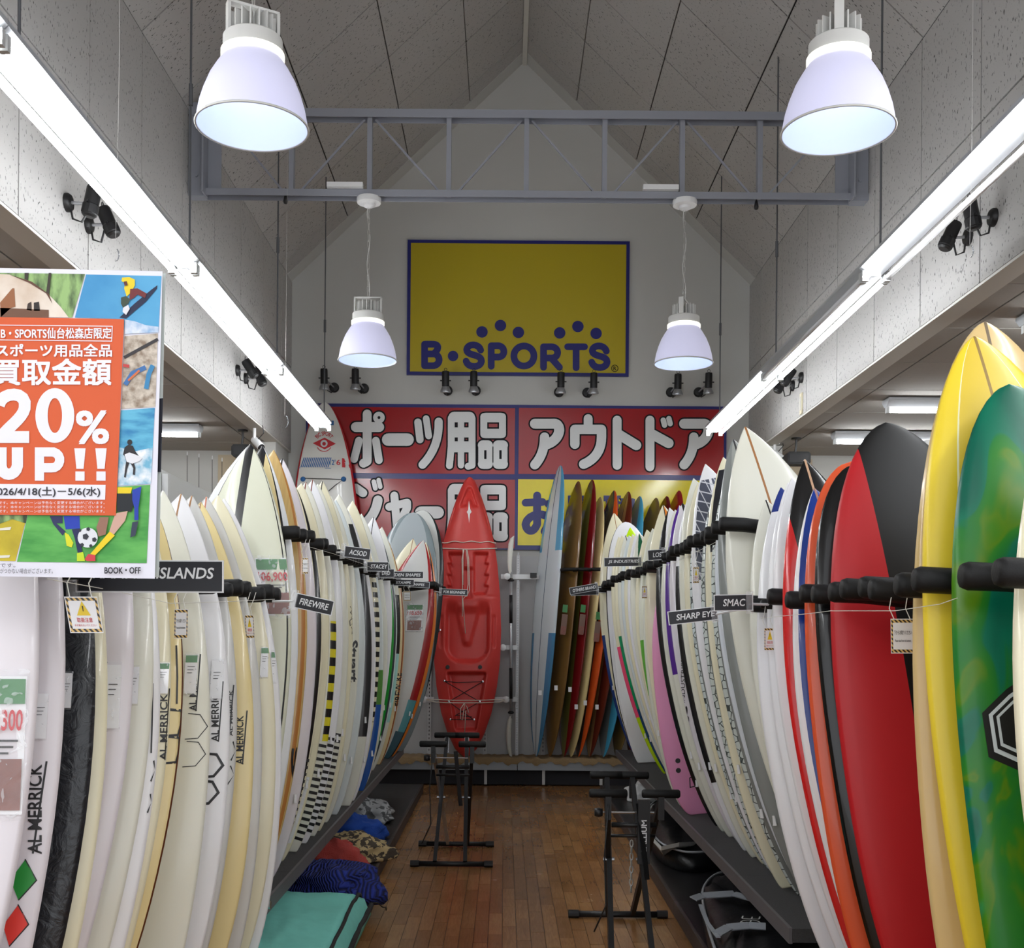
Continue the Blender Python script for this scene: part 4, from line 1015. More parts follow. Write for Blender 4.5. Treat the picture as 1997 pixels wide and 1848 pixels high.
for pts in ([(683, 1182), (690, 1188), (684, 1194), (692, 1200), (685, 1205)], [(682, 1210), (694, 1206), (693, 1216), (683, 1220), (682, 1210)], [(685, 1222), (692, 1228), (687, 1236), (693, 1233)]): band(B, pts, 1.4, M_ink, 'cartoon_line')
vtext(bl('large black lettering'), 'Stuart', 681, 698, 1248, 1330, M_ink, .04, down=True); vtext(bl('pale wood'), 'FIREWIRE', 770, 784, 1312, 1376, M_ink, .02)
B = bl('honey wood'); vtext(B, 'S', 568, 584, 1455, 1520, M_ink, .05)
for k, wd in enumerate(('yellow and black checked', 'red-brown', 'plain off-white', 'black rail stripe')):
    B = bl(wd); s = MB()
    for j in range(15):
        u0 = .03+j*.018; 
        W = B.w(u0); W2 = B.w(u0+.02)
        def at(u, r): q = r*B.w(u); return B.tail+B.es*(u*B.L)+B.ex*q+B.en*(B.front(u, q)+.002)
        for h in range(8):
            r0, r1 = .99-.11*h, .99-.11*(h+1); s.add([at(u0+.002*h, r0), at(u0+.008+.002*h, r0), at(u0+.01+.002*h, r1), at(u0+.002+.002*h, r1)], [(0, 1, 2, 3)])
    s.build('tail_stripes', M_ink, B.o, fixn=False)
M_pad = mat('white_traction_pad', (226, 226, 228), .7, bump=.6, bscale=90)
B = bl('plain cream'); pd = MB(); vs = []; fs = []
for i in range(9):
    u = .05+.022*i
    for r in (.1, .4, .7, .95): q = r*B.w(u); vs.append(B.tail+B.es*(u*B.L)+B.ex*q+B.en*(B.front(u, q)+.006))
for i in range(8):
    for j in range(3): fs.append((i*4+j, i*4+j+1, (i+1)*4+j+1, (i+1)*4+j))
pd.add(vs, fs).build('traction_pad', M_pad, B.o, fixn=False)

# --- long rack on the other side
WH = (236, 236, 240)
RB = [
 (1444, 'off', [strg((160, 110, 66), .0045)], (1452, 846), 'large off-white surfboard with wooden stringer', dict(hw=.3)),
 (1425, (160, 164, 160), [strg((60, 60, 60), .004), ((136, 140, 138), {'rr': (-2, -.6)})], (1429, 866), 'plain grey surfboard', {}),
 (1414, (218, 224, 232), [], (1420, 930), 'bluish white surfboard', {}),
 (1402, (196, 204, 200), [((120, 122, 118), {'rr': (-.93, -.5)})], (1416, 945), 'honeycomb-patterned surfboard with grey rail', dict(tex=tex_hex)),
 (1391, 'cream', [((34, 36, 42), {'u': (.78, .97), 'rr': (.2, .9)}), ((34, 36, 42), {'u': (.78, .97), 'rr': (-.9, -.2)})], (1410, 899), 'cream surfboard with dark nose patches', {}),
 (1380, (198, 206, 204), [((110, 114, 112), {'rr': (-.93, -.5)})], (1398, 950), 'pale honeycomb-patterned surfboard', dict(tex=tex_hex)),
 (1369, 'white', [((78, 82, 96), {'u': (.72, .96), 'rr': (.12, .9)}), ((78, 82, 96), {'u': (.72, .96), 'rr': (-.9, -.12)}), ((206, 208, 214), {'u': (.72, .96), 'rr': (-.9, .9), 'diag': (36, 0, .12, 9)}), ((206, 208, 214), {'u': (.72, .96), 'rr': (-.9, .9), 'diag': (9, 0, .1, 22)})], (1375, 913), 'white surfboard with gridded grey nose patches', {}),
 (1360, (204, 214, 214), [((120, 124, 122), {'rr': (-.95, -.6)})], (1372, 960), 'pale blue-grey surfboard with grey rail', dict(tex=tex_hex)),
 (1351, 'cream', [], (1360, 950), 'plain cream surfboard', {}), (1341, 'off', [], (1352, 940), 'off-white surfboard', {}),
 (1330, 'white', [(BLK, {'rr': (-2, -.86), 'u': (.2, .8)})], (1345, 968), 'white surfboard with black rail band', {}),
 (1318, 'lilac', [strg(DARK, .008)], (1330, 988), 'white surfboard with wide dark stringer', {}), (1308, 'off', [((84, 40, 140), {'rr': (-2, -.5), 'u': (.5, 1)})], (1324, 992), 'white surfboard with purple nose', {}),
 (1299, 'off', [], (1316, 1000), 'off-white surfboard', {}), (1290, 'white', [(BLK, {'rr': (-2, -.7)})], (1305, 996), 'white surfboard with broad black rail', {}),
 (1271, (226, 150, 190), [], (1.17, 2.05), 'pink soft-top surfboard', dict(hw=.28, nosek=RN, rough=.5, coat=0, tailk=(.45, 2.4, .55))),
 (1263, 'cream', [((236, 138, 50), {'rr': (.0, .5), 'u': (.6, 1)}), strg(DARK)], (1293, 988), 'cream surfboard with orange nose stripe', {}), (1258, 'off', [((216, 226, 30), {'rr': (-.9, -.2), 'u': (.6, .9)})], (1294, 1000), 'off-white surfboard with lime nose panel', {}),
 (1252, 'off', [((96, 170, 60), {'rr': (-2, -.88), 'u': (.4, .6)})], (1272, 1035), 'off-white surfboard with green rail mark', {}), (1247, 'cream', [], (1261, 1038), 'plain cream surfboard', {}),
 (1241, 'off', [((26, 92, 60), {'rr': (-.6, .1), 'u': (.9, 1)}), ((232, 160, 40), {'rr': (-.6, .1), 'u': (.8, .9)}), ((190, 40, 50), {'rr': (-.6, .1), 'u': (.74, .8)})], (1246, 1046), 'off-white surfboard with striped coloured nose', {}),
 (1236, 'white', [], (1240, 1047), 'white surfboard', {}), (1230, 'cream', [], (1233, 1048), 'cream surfboard', {}), (1225, 'blueish', [], (1226, 1050), 'bluish white surfboard', {}),
 (1219, 'off', [strg(DARK)], (1219, 1050), 'off-white surfboard with dark stringer', {}), (1213, 'cream', [((20, 140, 90), {'rr': (-2, -.8), 'u': (.3, .6)}), ((34, 70, 110), {'rr': (-2, -.6), 'u': (.0, .3)})], (1212, 1050), 'cream surfboard with green and navy rail', {}),
 (1206, 'cream', [((238, 80, 120), {'rr': (-2, -.86), 'u': (.25, .55)}), ((190, 226, 20), {'u': (-1, .25)})], (1206, 1052), 'cream surfboard with lime tail and pink rail', {}),
 (1198, 'white', [((190, 230, 20), {'u': (.93, 2)})], (1229, 1030), 'white surfboard with lime nose', dict(D=10.1)),
 (1190, 'white', [(BLK, {'rr': (-2, -.97)})], (1219, 1020), 'white round-nosed surfboard', dict(nosek=RN, hw=.28, D=10.45)),
 (1178, 'cream', [strg(WOODC), ((36, 60, 120), {'rr': (-2, -.9), 'u': (-1, .5)})], (1197, 1003), 'cream surfboard with navy lower rail', dict(hw=.29, D=10.8))]
BRB = []
for i, (xr, col, lay, ns, ds, kw) in enumerate(RB):
    kw = dict(kw); kw.setdefault('hw', .25)
    B = row_board(xr, .953, 1, ns, col, lay, **kw); name_board(B, ds, i+1, 'pink board rack' if 'pink soft' not in ds else 'long rack opposite the towels', 'boards in the rack with the pink board'); BRB.append(B)
    if 'pink' not in ds or 'rail' in ds: sticker(B, 1, R.uniform(.14, .3))
def br(word): return next(b for b in BRB if word in b.o['label'])
B = br('pink soft')
for x, y in ((1322, 1483), (1323, 1502)):
    decal(B, ([(x+5*math.cos(k*math.pi/8), y+5*math.sin(k*math.pi/8)) for k in range(16)], [tuple(range(16))]), M_ink, 'fin_plug')
band(B, [(1345, 1516), (1356, 1514), (1357, 1532), (1346, 1535), (1345, 1516)], 2, M_ink, 'stamp')
vtext(br('wide dark stringer'), 'INDUSTRIES', 1328, 1336, 1285, 1370, M_ink, .0); vtext(br('wide dark stringer'), 'JS', 1330, 1344, 1376, 1408, M_ink, .04)

# --- rack on the right at the entrance
def tex_none(nt, tc, col, A): return col
RN_ = [
 (1963, 'cream', [], (1.12, 2.06), 'cream surfboard partly cut off beside the green one', dict(hw=.26)),
 (1864, (40, 120, 50), [], (1965, 758), 'translucent green swirled surfboard with hexagon logo', dict(hw=.265, nosek=(2.3, .6), tex=tex_green, rough=.3, T=.034, coat=0)),
 (1811, (238, 210, 58), [((236, 232, 190), {'rr': (-.66, -.635)}), ((236, 232, 190), {'rr': (.635, .66)}), ((150, 120, 60), {'q': (-.003, .003)}), ((224, 194, 66), {'rr': (-.635, .635)}), ((150, 120, 60), {'q': (-.0035, .0035)})], (1898, 667), 'yellow surfboard with white pinline', dict(hw=.28, nosek=(2.2, .7), rough=.3, coat=.05)),
 (1783, (216, 188, 132), [((120, 104, 84), {'q': (-.004, .004), 'u': (.9, 1)})], (1919, 632), 'tan translucent surfboard', dict(D=2.64, hw=.29, nosek=(2.2, .68), rough=.2)),
 (1626, (11, 11, 12), [((184, 26, 34), {'q': (-9, -.1)})], (1725, 834), 'large red and black soft surfboard', dict(hw=.31, nosek=(2.3, .6), rough=.42, coat=0, T=.036)),
 (1600, (9, 9, 10), [], (1668, 912), 'glossy black surfboard', dict(hw=.26, nosek=RN)), (1575, (222, 90, 52), [], (1659, 906), 'orange surfboard', dict(hw=.27, nosek=RN)),
 (1541, (24, 58, 146), [((238, 238, 240), {'rr': (-2, -.915)}), ((238, 238, 240), {'rr': (.885, 2)}), strg((170, 130, 120), .004)], (1587, 962), 'blue surfboard with white rails', {}),
 (1529, (18, 18, 19), [((212, 34, 34), {'q': (-9, -.105)}), strg((196, 160, 130), .004)], (1568, 905), 'black surfboard with red rail', dict(rough=.2)),
 (1508, 'white', [], (1543, 942), 'white surfboard', {}), (1495, 'white', [], (1536, 950), 'plain white surfboard', {}), (1473, 'white', [((36, 56, 130), {'u': (.95, 2)})], (1522, 958), 'white surfboard with blue nose tip', dict(D=4.16)),
 (1462, 'off', [strg(DARK)], (1492, 985), 'off-white surfboard with dark stringer', dict(D=4.26))]
BRN = []
for i, (xr, col, lay, ns, ds, kw) in enumerate(RN_):
    kw = dict(kw); kw.setdefault('hw', .25)
    B = row_board(xr, .95, 1, ns, col, lay, zs=.3, **kw); name_board(B, ds, i+1, 'rack with warning tag' if 'green' in ds else 'green board rack', 'boards in the rack with the green board'); BRN.append(B)
B = BRN[1]
for k, (r, m) in enumerate(((83, M_ink), (70, mat('print_white', (214, 222, 224), .3)), (62, M_ink), (55, mat('print_white', (0, 0, 0))), (49, M_ink))):
    pts = [(1995+(-82*r/83), 1388+10*r/83*(-1)), (1966+29*(1-r/83), 1340+0*(1-r/83)+48*(1-r/83)), (2010, 1312+80*(1-r/83)), (2060, 1400), (2010, 1512-90*(1-r/83)), (1958+30*(1-r/83), 1482-75*(1-r/83)), ]
    cx, cy = 1998, 1410; base = [(-83, -20), (-36, -66), (20, -104), (70, -60), (70, 60), (20, 106), (-70, 66)]
    decal(B, ([(cx+a*r/83, cy+b*r/83) for a, b in base], [tuple(range(7))]), m, 'hexagon_logo', .0016+.0012*k)

# ------------------------------------------------------------------ racks with padded arms
M_panel = mat('rack_back_panel', (206, 207, 206), .6); M_carpet = mat('charcoal_shelf_mat', (72, 70, 70), .95, bump=.5, bscale=260, var=.5)
M_lip = mat('shelf_lip_grey', (92, 88, 90), .5); M_base = mat('black_base_deck', (30, 29, 31), .35, var=.3, bscale=9); M_baseedge = mat('base_edge', (62, 54, 52), .5)
def rack(side, y0, y1, zs, xf, xbase, ztop, boards, za, xe0, xe1, label, first):
    t = empty('surfboard_rack', (side*1.4, y0, 0)); tag(t, label, 'rack', 'padded-arm surfboard racks')
    n = max(1, round((y1-y0)/.95)); s = (y1-y0)/n
    xb = 1.66
    for k in range(n):
        a, b = y0+k*s, y0+(k+1)*s; c = (a+b)/2
        MB().box((side*(xb+.02), c, ztop/2+.02), (.03, s-.004, ztop)).build('back_panel', M_panel, t)
        q = MB().box((side*(xf+xb)/2, c, zs-.03), (xb-xf, s-.003, .055)).build('shelf', M_carpet, t)
        MB().box((side*(xf-.006), c, zs-.032), (.014, s-.003, .062)).build('shelf_lip', M_lip, q)
        if xbase:
            q = MB().box((side*(xbase+xb)/2, c, .045), (xb-xbase, s-.003, .08)).build('base_deck', M_base, t)
            MB().box((side*(xbase-.008), c, .045), (.018, s-.003, .084)).build('base_edge', M_baseedge, q)
        MB().bar((side*(xb-.02), a+.02, zs-.06), (side*(xf+.12), a+.02, zs-.06), .02, .05).build('bracket', M_zinc, t)
    for k in range(n+1): MB().box((side*(xb-.012), min(y0+k*s, y1-.02)+.01, ztop/2), (.03, .04, ztop)).build('upright', M_strip, t)
    # arms between the boards
    def mid(b):
        s_ = (za-b.tail.z)/b.es.z; u = min(1, s_/b.L); c = b.tail+b.es*s_+b.en*b.rk(u); return c.y, abs(c.x)-b.w(u)
    yx = sorted(mid(b) for b in boards); ys = [q[0] for q in yx]
    def tip(y):
        near = sorted(yx, key=lambda q: abs(q[0]-y))[:2]; return min(q[1] for q in near)
    spots = [ys[0]-.07] if first else []
    for a, b in zip(ys, ys[1:]):
        m = 0 if b-a < .1 else 1 if b-a < .3 else int((b-a)/.13)
        spots += [a+(b-a)*(j+1)/(m+1) for j in range(m)]
    spots.append(ys[-1]+.07)
    for y in spots:
        f = (y-y0)/(y1-y0); xe = min(tip(y), xe0+.06)-.035+R.uniform(-.01, .01); dz = R.uniform(-.012, .012)+.02; gap = min(abs(y-q) for q in ys); r = max(.014, min(.028, gap-.033))
        pts = [(side*(xb-.03), y, za-.03), (side*(xe+.3), y, za-.012+dz*.5), (side*(xe+.1), y, za+dz), (side*(xe+.015), y, za+dz+.003), (side*(xe+.003), y, za+dz+.003), (side*xe, y, za+dz+.003)]
        MB().tube(pts, [r, r, r*1.04, r*1.06, r*.9, r*.55], 12).build('padded_arm', M_foam, t, True)
    MB().box((side*(xb-.05), (y0+y1)/2, za-.03), (.03, y1-y0-.02, .04)).build('arm_rail', M_black, t)
    return t
rack(-1, 1.84, 4.37, .3, 1.12, None, 2.0, BLN, 1.73, .865, .885, 'padded-arm rack below the hanging sale poster', 0)
LRK = rack(-1, 4.41, 11.35, .45, 1.03, .83, 2.37, BLB, 2.02, .86, .72, 'long padded-arm rack over the striped towels, facing the pink board', 0)
rack(1, 1.84, 4.38, .3, 1.16, None, 2.0, BRN, 1.71, .945, .985, 'padded-arm rack holding the green and the red boards', 1)
rack(1, 4.42, 11.35, .45, 1.15, 1.0, 2.37, BRB, 2.03, .985, .985, 'long padded-arm rack over the black bags, holding the pink board', 1)

# thin cords along the arms
M_cord = mat('thin_white_cord', (222, 220, 212), .7)
for pts, lab in (([(60, 1128, 2.05), (200, 1152, 2.5), (310, 1176, 2.95), (440, 1172, 3.6), (520, 1168, 4.2)], 'thin white cord slung below the arms of the poster rack'), ([(1500, 1205, 4.1), (1600, 1196, 3.4), (1640, 1191, 3.2), (1770, 1191, 2.7), (1860, 1178, 2.42), (1895, 1166, 2.3)], 'thin white cord slung below the arms of the green board rack'), ([(1290, 1108, 6.5), (1330, 1096, 5.6), (1400, 1062, 4.7), (1412, 1056, 4.55)], 'thin white cord slung along the arms of the pink board rack'), ([(575, 1062, 4.45), (640, 1080, 5.4), (700, 1100, 6.6), (760, 1128, 8.2)], 'thin white cord slung along the arms over the striped towels')):
    sd = .05 if pts[0][0] < 900 else -.05
    q = [P(*p)+Vector((sd*.6, 0, 0)) for p in pts]
    tag(MB().tube(q, .0009, 5).build('slung_cord', M_cord), lab, 'cord', 'cords along the rack arms')

# ------------------------------------------------------------------ long boards along the end wall, paddleboard in the corner
LBW = [
 ((1042, 1480), (1085, 905), (206, 216, 222), [((70, 130, 170), {'rr': (.62, 2), 'u': (-1, .42)}), ((70, 130, 170), {'rr': (-2, -.62), 'u': (-1, .42)}), ((86, 160, 196), {'rr': (.6, 2), 'u': (.7, 2)}), ((86, 160, 196), {'rr': (-2, -.6), 'u': (.7, 2)}), ((60, 80, 100), {'q': (-.006, .006)})], 'white longboard with blue rails, tallest along the end wall', None),
 ((1069, 1478), (1120, 936), (124, 92, 48), [((60, 44, 30), {'fr': (-2, -.1)})], 'brown translucent longboard beside the white and blue one', tex_wood),
 ((1096, 1478), (1147, 933), (116, 110, 52), [((120, 20, 24), {'rr': (.5, 2)}), ((120, 20, 24), {'rr': (-2, -.5)})], 'olive longboard with dark red rail', None),
 ((1110, 1478), (1163, 967), (220, 200, 144), [], 'cream longboard with pale wood look beside the orange-railed one', None),
 ((1124, 1478), (1190, 954), (70, 66, 64), [((216, 88, 34), {'rr': (.55, 2)}), ((216, 88, 34), {'rr': (-2, -.7)})], 'dark longboard with bright orange rail', None),
 ((1146, 1481), (1218, 956), (176, 140, 92), [((100, 40, 26), {'rr': (.4, 2)}), ((100, 40, 26), {'rr': (-2, -.7)}), ((40, 30, 26), {'q': (-.004, .004)})], 'brown longboard with reddish rail', tex_wood),
 ((1173, 1482), (1240, 965), (120, 130, 134), [((70, 160, 196), {'rr': (.45, 2)}), ((70, 160, 196), {'rr': (-2, -.8)})], 'grey longboard with sky blue rail', None),
 ((1199, 1478), (1272, 968), (104, 92, 56), [], 'plain olive brown longboard beside the maroon one', tex_wood),
 ((1226, 1478), (1293, 965), (96, 20, 24), [], 'dark maroon longboard between the olive and the glossy red ones', None),
 ((1250, 1478), (1317, 954), (150, 22, 28), [((216, 180, 50), {'u': (.6, .86), 'rr': (-.9, -.1)})], 'glossy red longboard with yellow patch', None),
 ((1276, 1478), (1346, 962), (84, 66, 50), [], 'dark brown longboard at the far end behind the rack', None)]
for k, (tp, np_, col, lay, lab, tx) in enumerate(LBW):
    tl = P(tp[0], tp[1], 11.86); nz = P(np_[0], np_[1], 11.98)
    B = board((tl.x, 11.86, zsh+.04), nz, (-.9, -.43, 0), .27, .033, RT, (2.4, .55), .5, .05, bmat(col, tuple(lay), .16, tx, .5), 'longboard', rest=zsh+.034)
    tag(B.o, lab, 'surfboard', 'longboards along the end wall')
    if k in (1, 3, 4):
        xx = (1103, 1138, 1168)[(1, 3, 4).index(k)]
        a = P(xx, 1192+(k == 4)*14, 11.65); b = P(xx-6, 1240+(k == 4)*14, 11.65)
        mb = MB().box(((a.x+b.x)/2, 11.66, (a.z+b.z)/2), (.06, .003, .2), Matrix.Rotation(.1, 3, 'Y')); mb.box(((a.x+b.x)/2+.01, 11.655, a.z+.03), (.052, .003, .08), Matrix.Rotation(.1, 3, 'Y'), 1); mb.box(((a.x+b.x)/2-.008, 11.655, b.z+.06), (.052, .003, .09), Matrix.Rotation(.1, 3, 'Y'), 2)
        mb.build('price_card', [mat('card_dark', (120, 92, 80), .5), M_cg, M_cp], B.o)
    p = B.tail+B.es*(.5+.3*R.random()); MB().box((p.x+.0, p.y-.275, p.z), (.035, .006, .05)).build('price_sticker', M_card, B.o)
rk = empty('wall_rack_arm', P(1100, 1117, 12.2)); tag(rk, 'black padded wall hooks holding the longboards', 'wall rack')
for x in (1090, 1113, 1141):
    a = P(x, 1117, 12.28); MB().tube([a, (a.x, 11.66, a.z), (a.x+.03, 11.6, a.z), (a.x+.13, 11.58, a.z), (a.x+.17, 11.58, a.z+.004)], [.014, .018, .02, .02, .008], 10).build('hook', M_foam, rk, True)
SUPm = bmat((222, 222, 218), (((186, 30, 40), {'rr': (.93, 2)}), ((186, 30, 40), {'rr': (-2, -.93)})), .3)
tl = P(640, 1480, 12.0); nz = P(632, 783, 12.18)
SB = board((tl.x, 11.95, zsh), nz, (0, -1, 0), .38, .055, (.35, 2.2, .7), (2.3, .62), .5, .03, SUPm, 'paddleboard', rest=zsh+.002, N=44)
tag(SB.o, 'tall white paddleboard with red rim and stripe band in the corner', 'paddleboard')
M_pr = mat('print_red', (196, 40, 50), .4); M_pb = mat('print_blue', (46, 104, 164), .4)
decal(SB, ([(622, 818), (651, 820), (651, 829), (622, 828)], [(0, 1, 2, 3)]), M_pb, 'blue_patch')
eye = MB()
for pts in ([(610, 864), (633, 853), (655, 865), (633, 876)],): eye.add([surf(SB, x, y, .003) for x, y in pts], [(0, 1, 2, 3)])
eye.build('logo', M_pr, SB.o, fixn=False)
decal(SB, ([(632+7*math.cos(k*math.pi/8), 864.5+7*math.sin(k*math.pi/8)) for k in range(16)], [tuple(range(16))]), mat('print_white', (230, 230, 230)), 'logo_ring', .0042)
decal(SB, ([(632+3.6*math.cos(k*math.pi/8), 865+3.6*math.sin(k*math.pi/8)) for k in range(16)], [tuple(range(16))]), M_pr, 'logo_dot', .0055)
vs, fs = fit_text('BIC SPORT', 0, 1, 0, 1, .02)
decal(SB, ([(632-(15+8*b)*math.cos(math.pi*(.2+.6*a))*1.0, 864-(15+8*b)*math.sin(math.pi*(.2+.6*a))) for a, b in vs], fs), M_pr, 'lettering', .003)
band(SB, [(632+14*math.cos(math.pi*(.12+.76*k/10)), 867+13*math.sin(math.pi*(.12+.76*k/10))) for k in range(11)], 1.4, M_pr, 'logo_arc', .003)
st = MB()
for k in range(16):
    x = 586+k*3.5; st.add([surf(SB, a, b, .003) for a, b in ((x, 911), (x+1.9, 911), (x+8, 892), (x+6.1, 892))], [(0, 1, 2, 3)])
st.build('stripe_band', M_pb, SB.o, fixn=False)
for s, x0, x1, m in (("12'", 643, 654, M_pb), ('6', 656, 664, M_pr)):
    vs, fs = fit_text(s, x0, x1, 906.5, 896, .02); decal(SB, (vs, fs), m, 'lettering', .003)
decal(SB, ([(667, 893), (684, 895), (685, 912), (667, 911)], [(0, 1, 2, 3)]), M_pr, 'flag', .003)
decal(SB, ([(675.5+(4.6 if k % 2 == 0 else 1.9)*math.sin(k*math.pi/5), 903-(4.6 if k % 2 == 0 else 1.9)*math.cos(k*math.pi/5)) for k in range(10)], [tuple(range(10))]), mat('print_white', (0,)), 'star', .0045)
band(SB, [(583, 912), (640, 912.5), (686, 915)], 1.2, M_pb, 'pinline', .003)
MB().tube([surf(SB, x, y, .01) for x, y in ((590, 932), (615, 933), (640, 933.5), (669, 935), (655, 945), (641, 957))], .004, 5).build('bungee_cord', M_bung, SB.o)
for x in (591, 670): MB().lathe([(0, 0), (.03, .0), (.022, .02), (0, .024)], surf(SB, x, 934, .002), 10, (0, -1, 0)).build('cord_anchor', M_pb, SB.o, True)

# ------------------------------------------------------------------ name cards on the racks
M_cardk = mat('card_black', (26, 27, 34), .4); M_cardw = mat('card_edge_white', (220, 222, 224), .4)
M_clip = sleeve_mat(); M_clip.name = 'clear_clip'
def name_card(body, tl, tr_, bl_, D, label, side, x_txt=(.1, .9), arm_to=None):
    D = D-.22 if D > 3 else D-.1
    a, b, c = P(*tl, D), P(*tr_, D), P(*bl_, D); ux = b-a; uy = a-c; W, H = ux.length, uy.length
    fl_ = Flat(c, ux, uy-ux*(uy.dot(ux)/W**2)); 
    t = empty('name_card', c); tag(t, label, 'name card', 'black name cards on the racks')
    mb = MB(); fl_.slab(mb, -.003, W+.003, -.003, H+.003, -.004, 0); bd = mb.build('card', M_cardw, t)
    mb = MB(); fl_.rect(mb, 0, W, 0, H, .0006); mb.build('black_face', M_cardk, bd)
    if body:
        vs, fs = fit_text(body, W*x_txt[0], W*x_txt[1], H*(.26 if D > 3 else .42), H*(.75 if D > 3 else .8), .018, .16); mb = MB(); fl_.put(mb, (vs, fs), .0014); mb.build('lettering', M_cardw, bd)
    # clear clip between the card and the rack arm
    e = W-.01 if side > 0 else -.01
    mb = MB(); fl_.slab(mb, e-.012, e+.014, -.25*H, 1.25*H, -.008, -.0045); fl_.slab(mb, e-.012, e+.014, -.25*H, 1.25*H, .003, .0042); mb.build('clear_clip', M_clip, t)
    p = fl_.pt(e, H*.4, -.01); q = arm_to or (p+Vector((side*.09, .05, 0)))
    MB().tube([p, q], .005, 6).build('clip_stem', M_cardw, t)
name_card('FIREWIRE', (578.6, 1157), (649, 1172.6), (574.6, 1183), 4.45, 'black name card in front of the yellow and black checked board', -1)
name_card('ACSOD', (673, 1064.7), (722, 1071), (671, 1084.7), 6.0, 'black five-letter name card, uppermost on the poster side', -1, (.18, .88))
name_card('STACEY', (716.6, 1095.8), (758, 1096.3), (716, 1112.6), 7.2, 'black six-letter name card beside the green-railed board', -1, (.16, .96))
name_card('DHD', (739.6, 1110), (768, 1110), (739.6, 1124.7), 8.0, 'small black three-letter name card under the six-letter one', -1, (.18, .75))
name_card('HAYDEN SHAPES', (748, 1114), (825, 1114.7), (748, 1126.6), 8.5, 'long black two-word name card in front of the red-rimmed board', -1, (.05, .94))
name_card('STAMPS', (768, 1130), (807, 1130.5), (768, 1141), 9.1, 'small black name card below the long two-word card', -1, (.1, .85))
name_card('SHAPES', (800, 1133), (837, 1135.5), (799.7, 1143.7), 9.6, 'small tilted black name card touching the red rim', -1, (.1, .75))
name_card('FOR BEGINNERS', (861.5, 1148), (912, 1150), (860.5, 1159), 10.6, 'small black name card hanging in front of the kayak', -1, (.08, .92), P(826, 1150, 10.5))
name_card('CHANNEL ISLANDS', (150, 1094), (433, 1095), (150, 1152), 2.5, 'large black name card partly behind the sale poster', -1, (.04, .945))
name_card(None, (1113, 1151), (1166, 1149), (1114, 1161), 10.75, 'blank black card just behind the two-word card at the rack end', 1)
name_card('OTHERS BRAND', (1111, 1146.5), (1165.6, 1136.8), (1112.6, 1159), 10.6, 'black two-word name card sticking out at the end of the pink board\'s rack', 1, (.1, .92))
name_card('JS INDUSTRIES', (1178.6, 1088), (1250, 1086.6), (1179, 1104), 8.0, 'black two-word name card above the small cream boards', 1, (.1, .95))
name_card('LOST', (1264, 1073.4), (1297.6, 1071), (1265, 1092), 6.6, 'small black four-letter name card beside the purple-nosed board', 1, (.26, .96))
name_card('SHARP EYE', (1302.6, 1193.7), (1396, 1183), (1306, 1217.5), 4.4, 'wide black two-word name card over the honeycomb boards', 1, (.15, .96), P(1450, 1186, 4.1))
name_card('SMAC', (1393.7, 1161), (1466.7, 1159.7), (1394, 1190), 4.2, 'black four-letter name card beside the white boards and warning tag', 1, (.22, .82))

# warning tags
M_hz = None
def hazard():
    m = bpy.data.materials.new('hazard_stripes'); m.use_nodes = True; nt = m.node_tree; b = nt.nodes['Principled BSDF']
    g = nd(nt, 'ShaderNodeNewGeometry'); s = nd(nt, 'ShaderNodeSeparateXYZ'); nt.links.new(g.outputs['Position'], s.inputs[0])
    f = mth(nt, 'FRACT', mth(nt, 'MULTIPLY', mth(nt, 'ADD', s.outputs[0], s.outputs[2]), 95))
    nt.links.new(mixc(nt, mth(nt, 'GREATER_THAN', f, .5), lin((222, 186, 112)), lin((44, 36, 30))), b.inputs['Base Color']); b.inputs['Roughness'].default_value = .3; return m
M_hz = hazard(); M_wy = mat('warning_yellow', (232, 200, 40), .4)
def warn(x0, y0, x1, y1, D, tri, label, sk=0):
    t = empty('warning_tag', P((x0+x1)/2, y1, D)); tag(t, label, 'warning tag', 'hanging warning tags')
    def T(a, b): return (x0+(x1-x0)*a+sk*b, y0+(y1-y0)*b)
    def pr(mb, pts, d): pxadd(mb, ([T(*p) for p in pts], [tuple(range(len(pts)))]), D-d); return mb
    pr(MB(), [(-.03, -.03), (1.03, -.03), (1.03, 1.03), (-.03, 1.03)], 0).build('laminate', M_card, t)
    fr = pr(MB(), [(0, 0), (1, 0), (1, 1), (0, 1)], .0008).build('striped_border', M_hz, t)
    pr(MB(), [(.07, .09), (.93, .09), (.93, .91), (.07, .91)], .0016).build('white_field', M_card, fr)
    if tri:
        pr(MB(), [(.5, .1), (.72, .52), (.28, .52)], .0024).build('triangle', M_wy, t)
        pr(MB(), [(.48, .24), (.52, .24), (.51, .4), (.49, .4)], .0032).build('exclamation', M_ink, t)
        vs, fs = fit_text('取扱注意', .25, .75, .72, .58, .01); mb = MB(); pxadd(mb, ([T(*p) for p in vs], fs), D-.0024); vs, fs = fit_text('手を触れないでください', .15, .85, .84, .77, .0); pxadd(mb, ([T(*p) for p in vs], fs), D-.0024); mb.build('lettering', M_cr, t)
    else:
        vs, fs = fit_text('下からお取りください', .12, .88, .46, .33, .012); mb = MB(); pxadd(mb, ([T(*p) for p in vs], fs), D-.0024)
        vs, fs = fit_text('Please take from the bottom.', .15, .85, .68, .6, .008); pxadd(mb, ([T(*p) for p in vs], fs), D-.0024); mb.build('lettering', M_ink, t)
    for a in (.15, .85):
        p = P(*T(a, .03), D); MB().tube([p, p+Vector((-.01, .01, .03)), p+Vector((.0, .025, .06)), p+Vector((.005, .035, .085))], .0012, 5).build('string', M_cord, t)
warn(127, 1165, 188, 1232, 2.12, True, 'glossy warning tag with yellow triangle in front of the black board', 12)
warn(341, 1189, 366, 1243, 2.95, False, 'small warning tag with lettering only, over the yellowed zigzag board', -1)
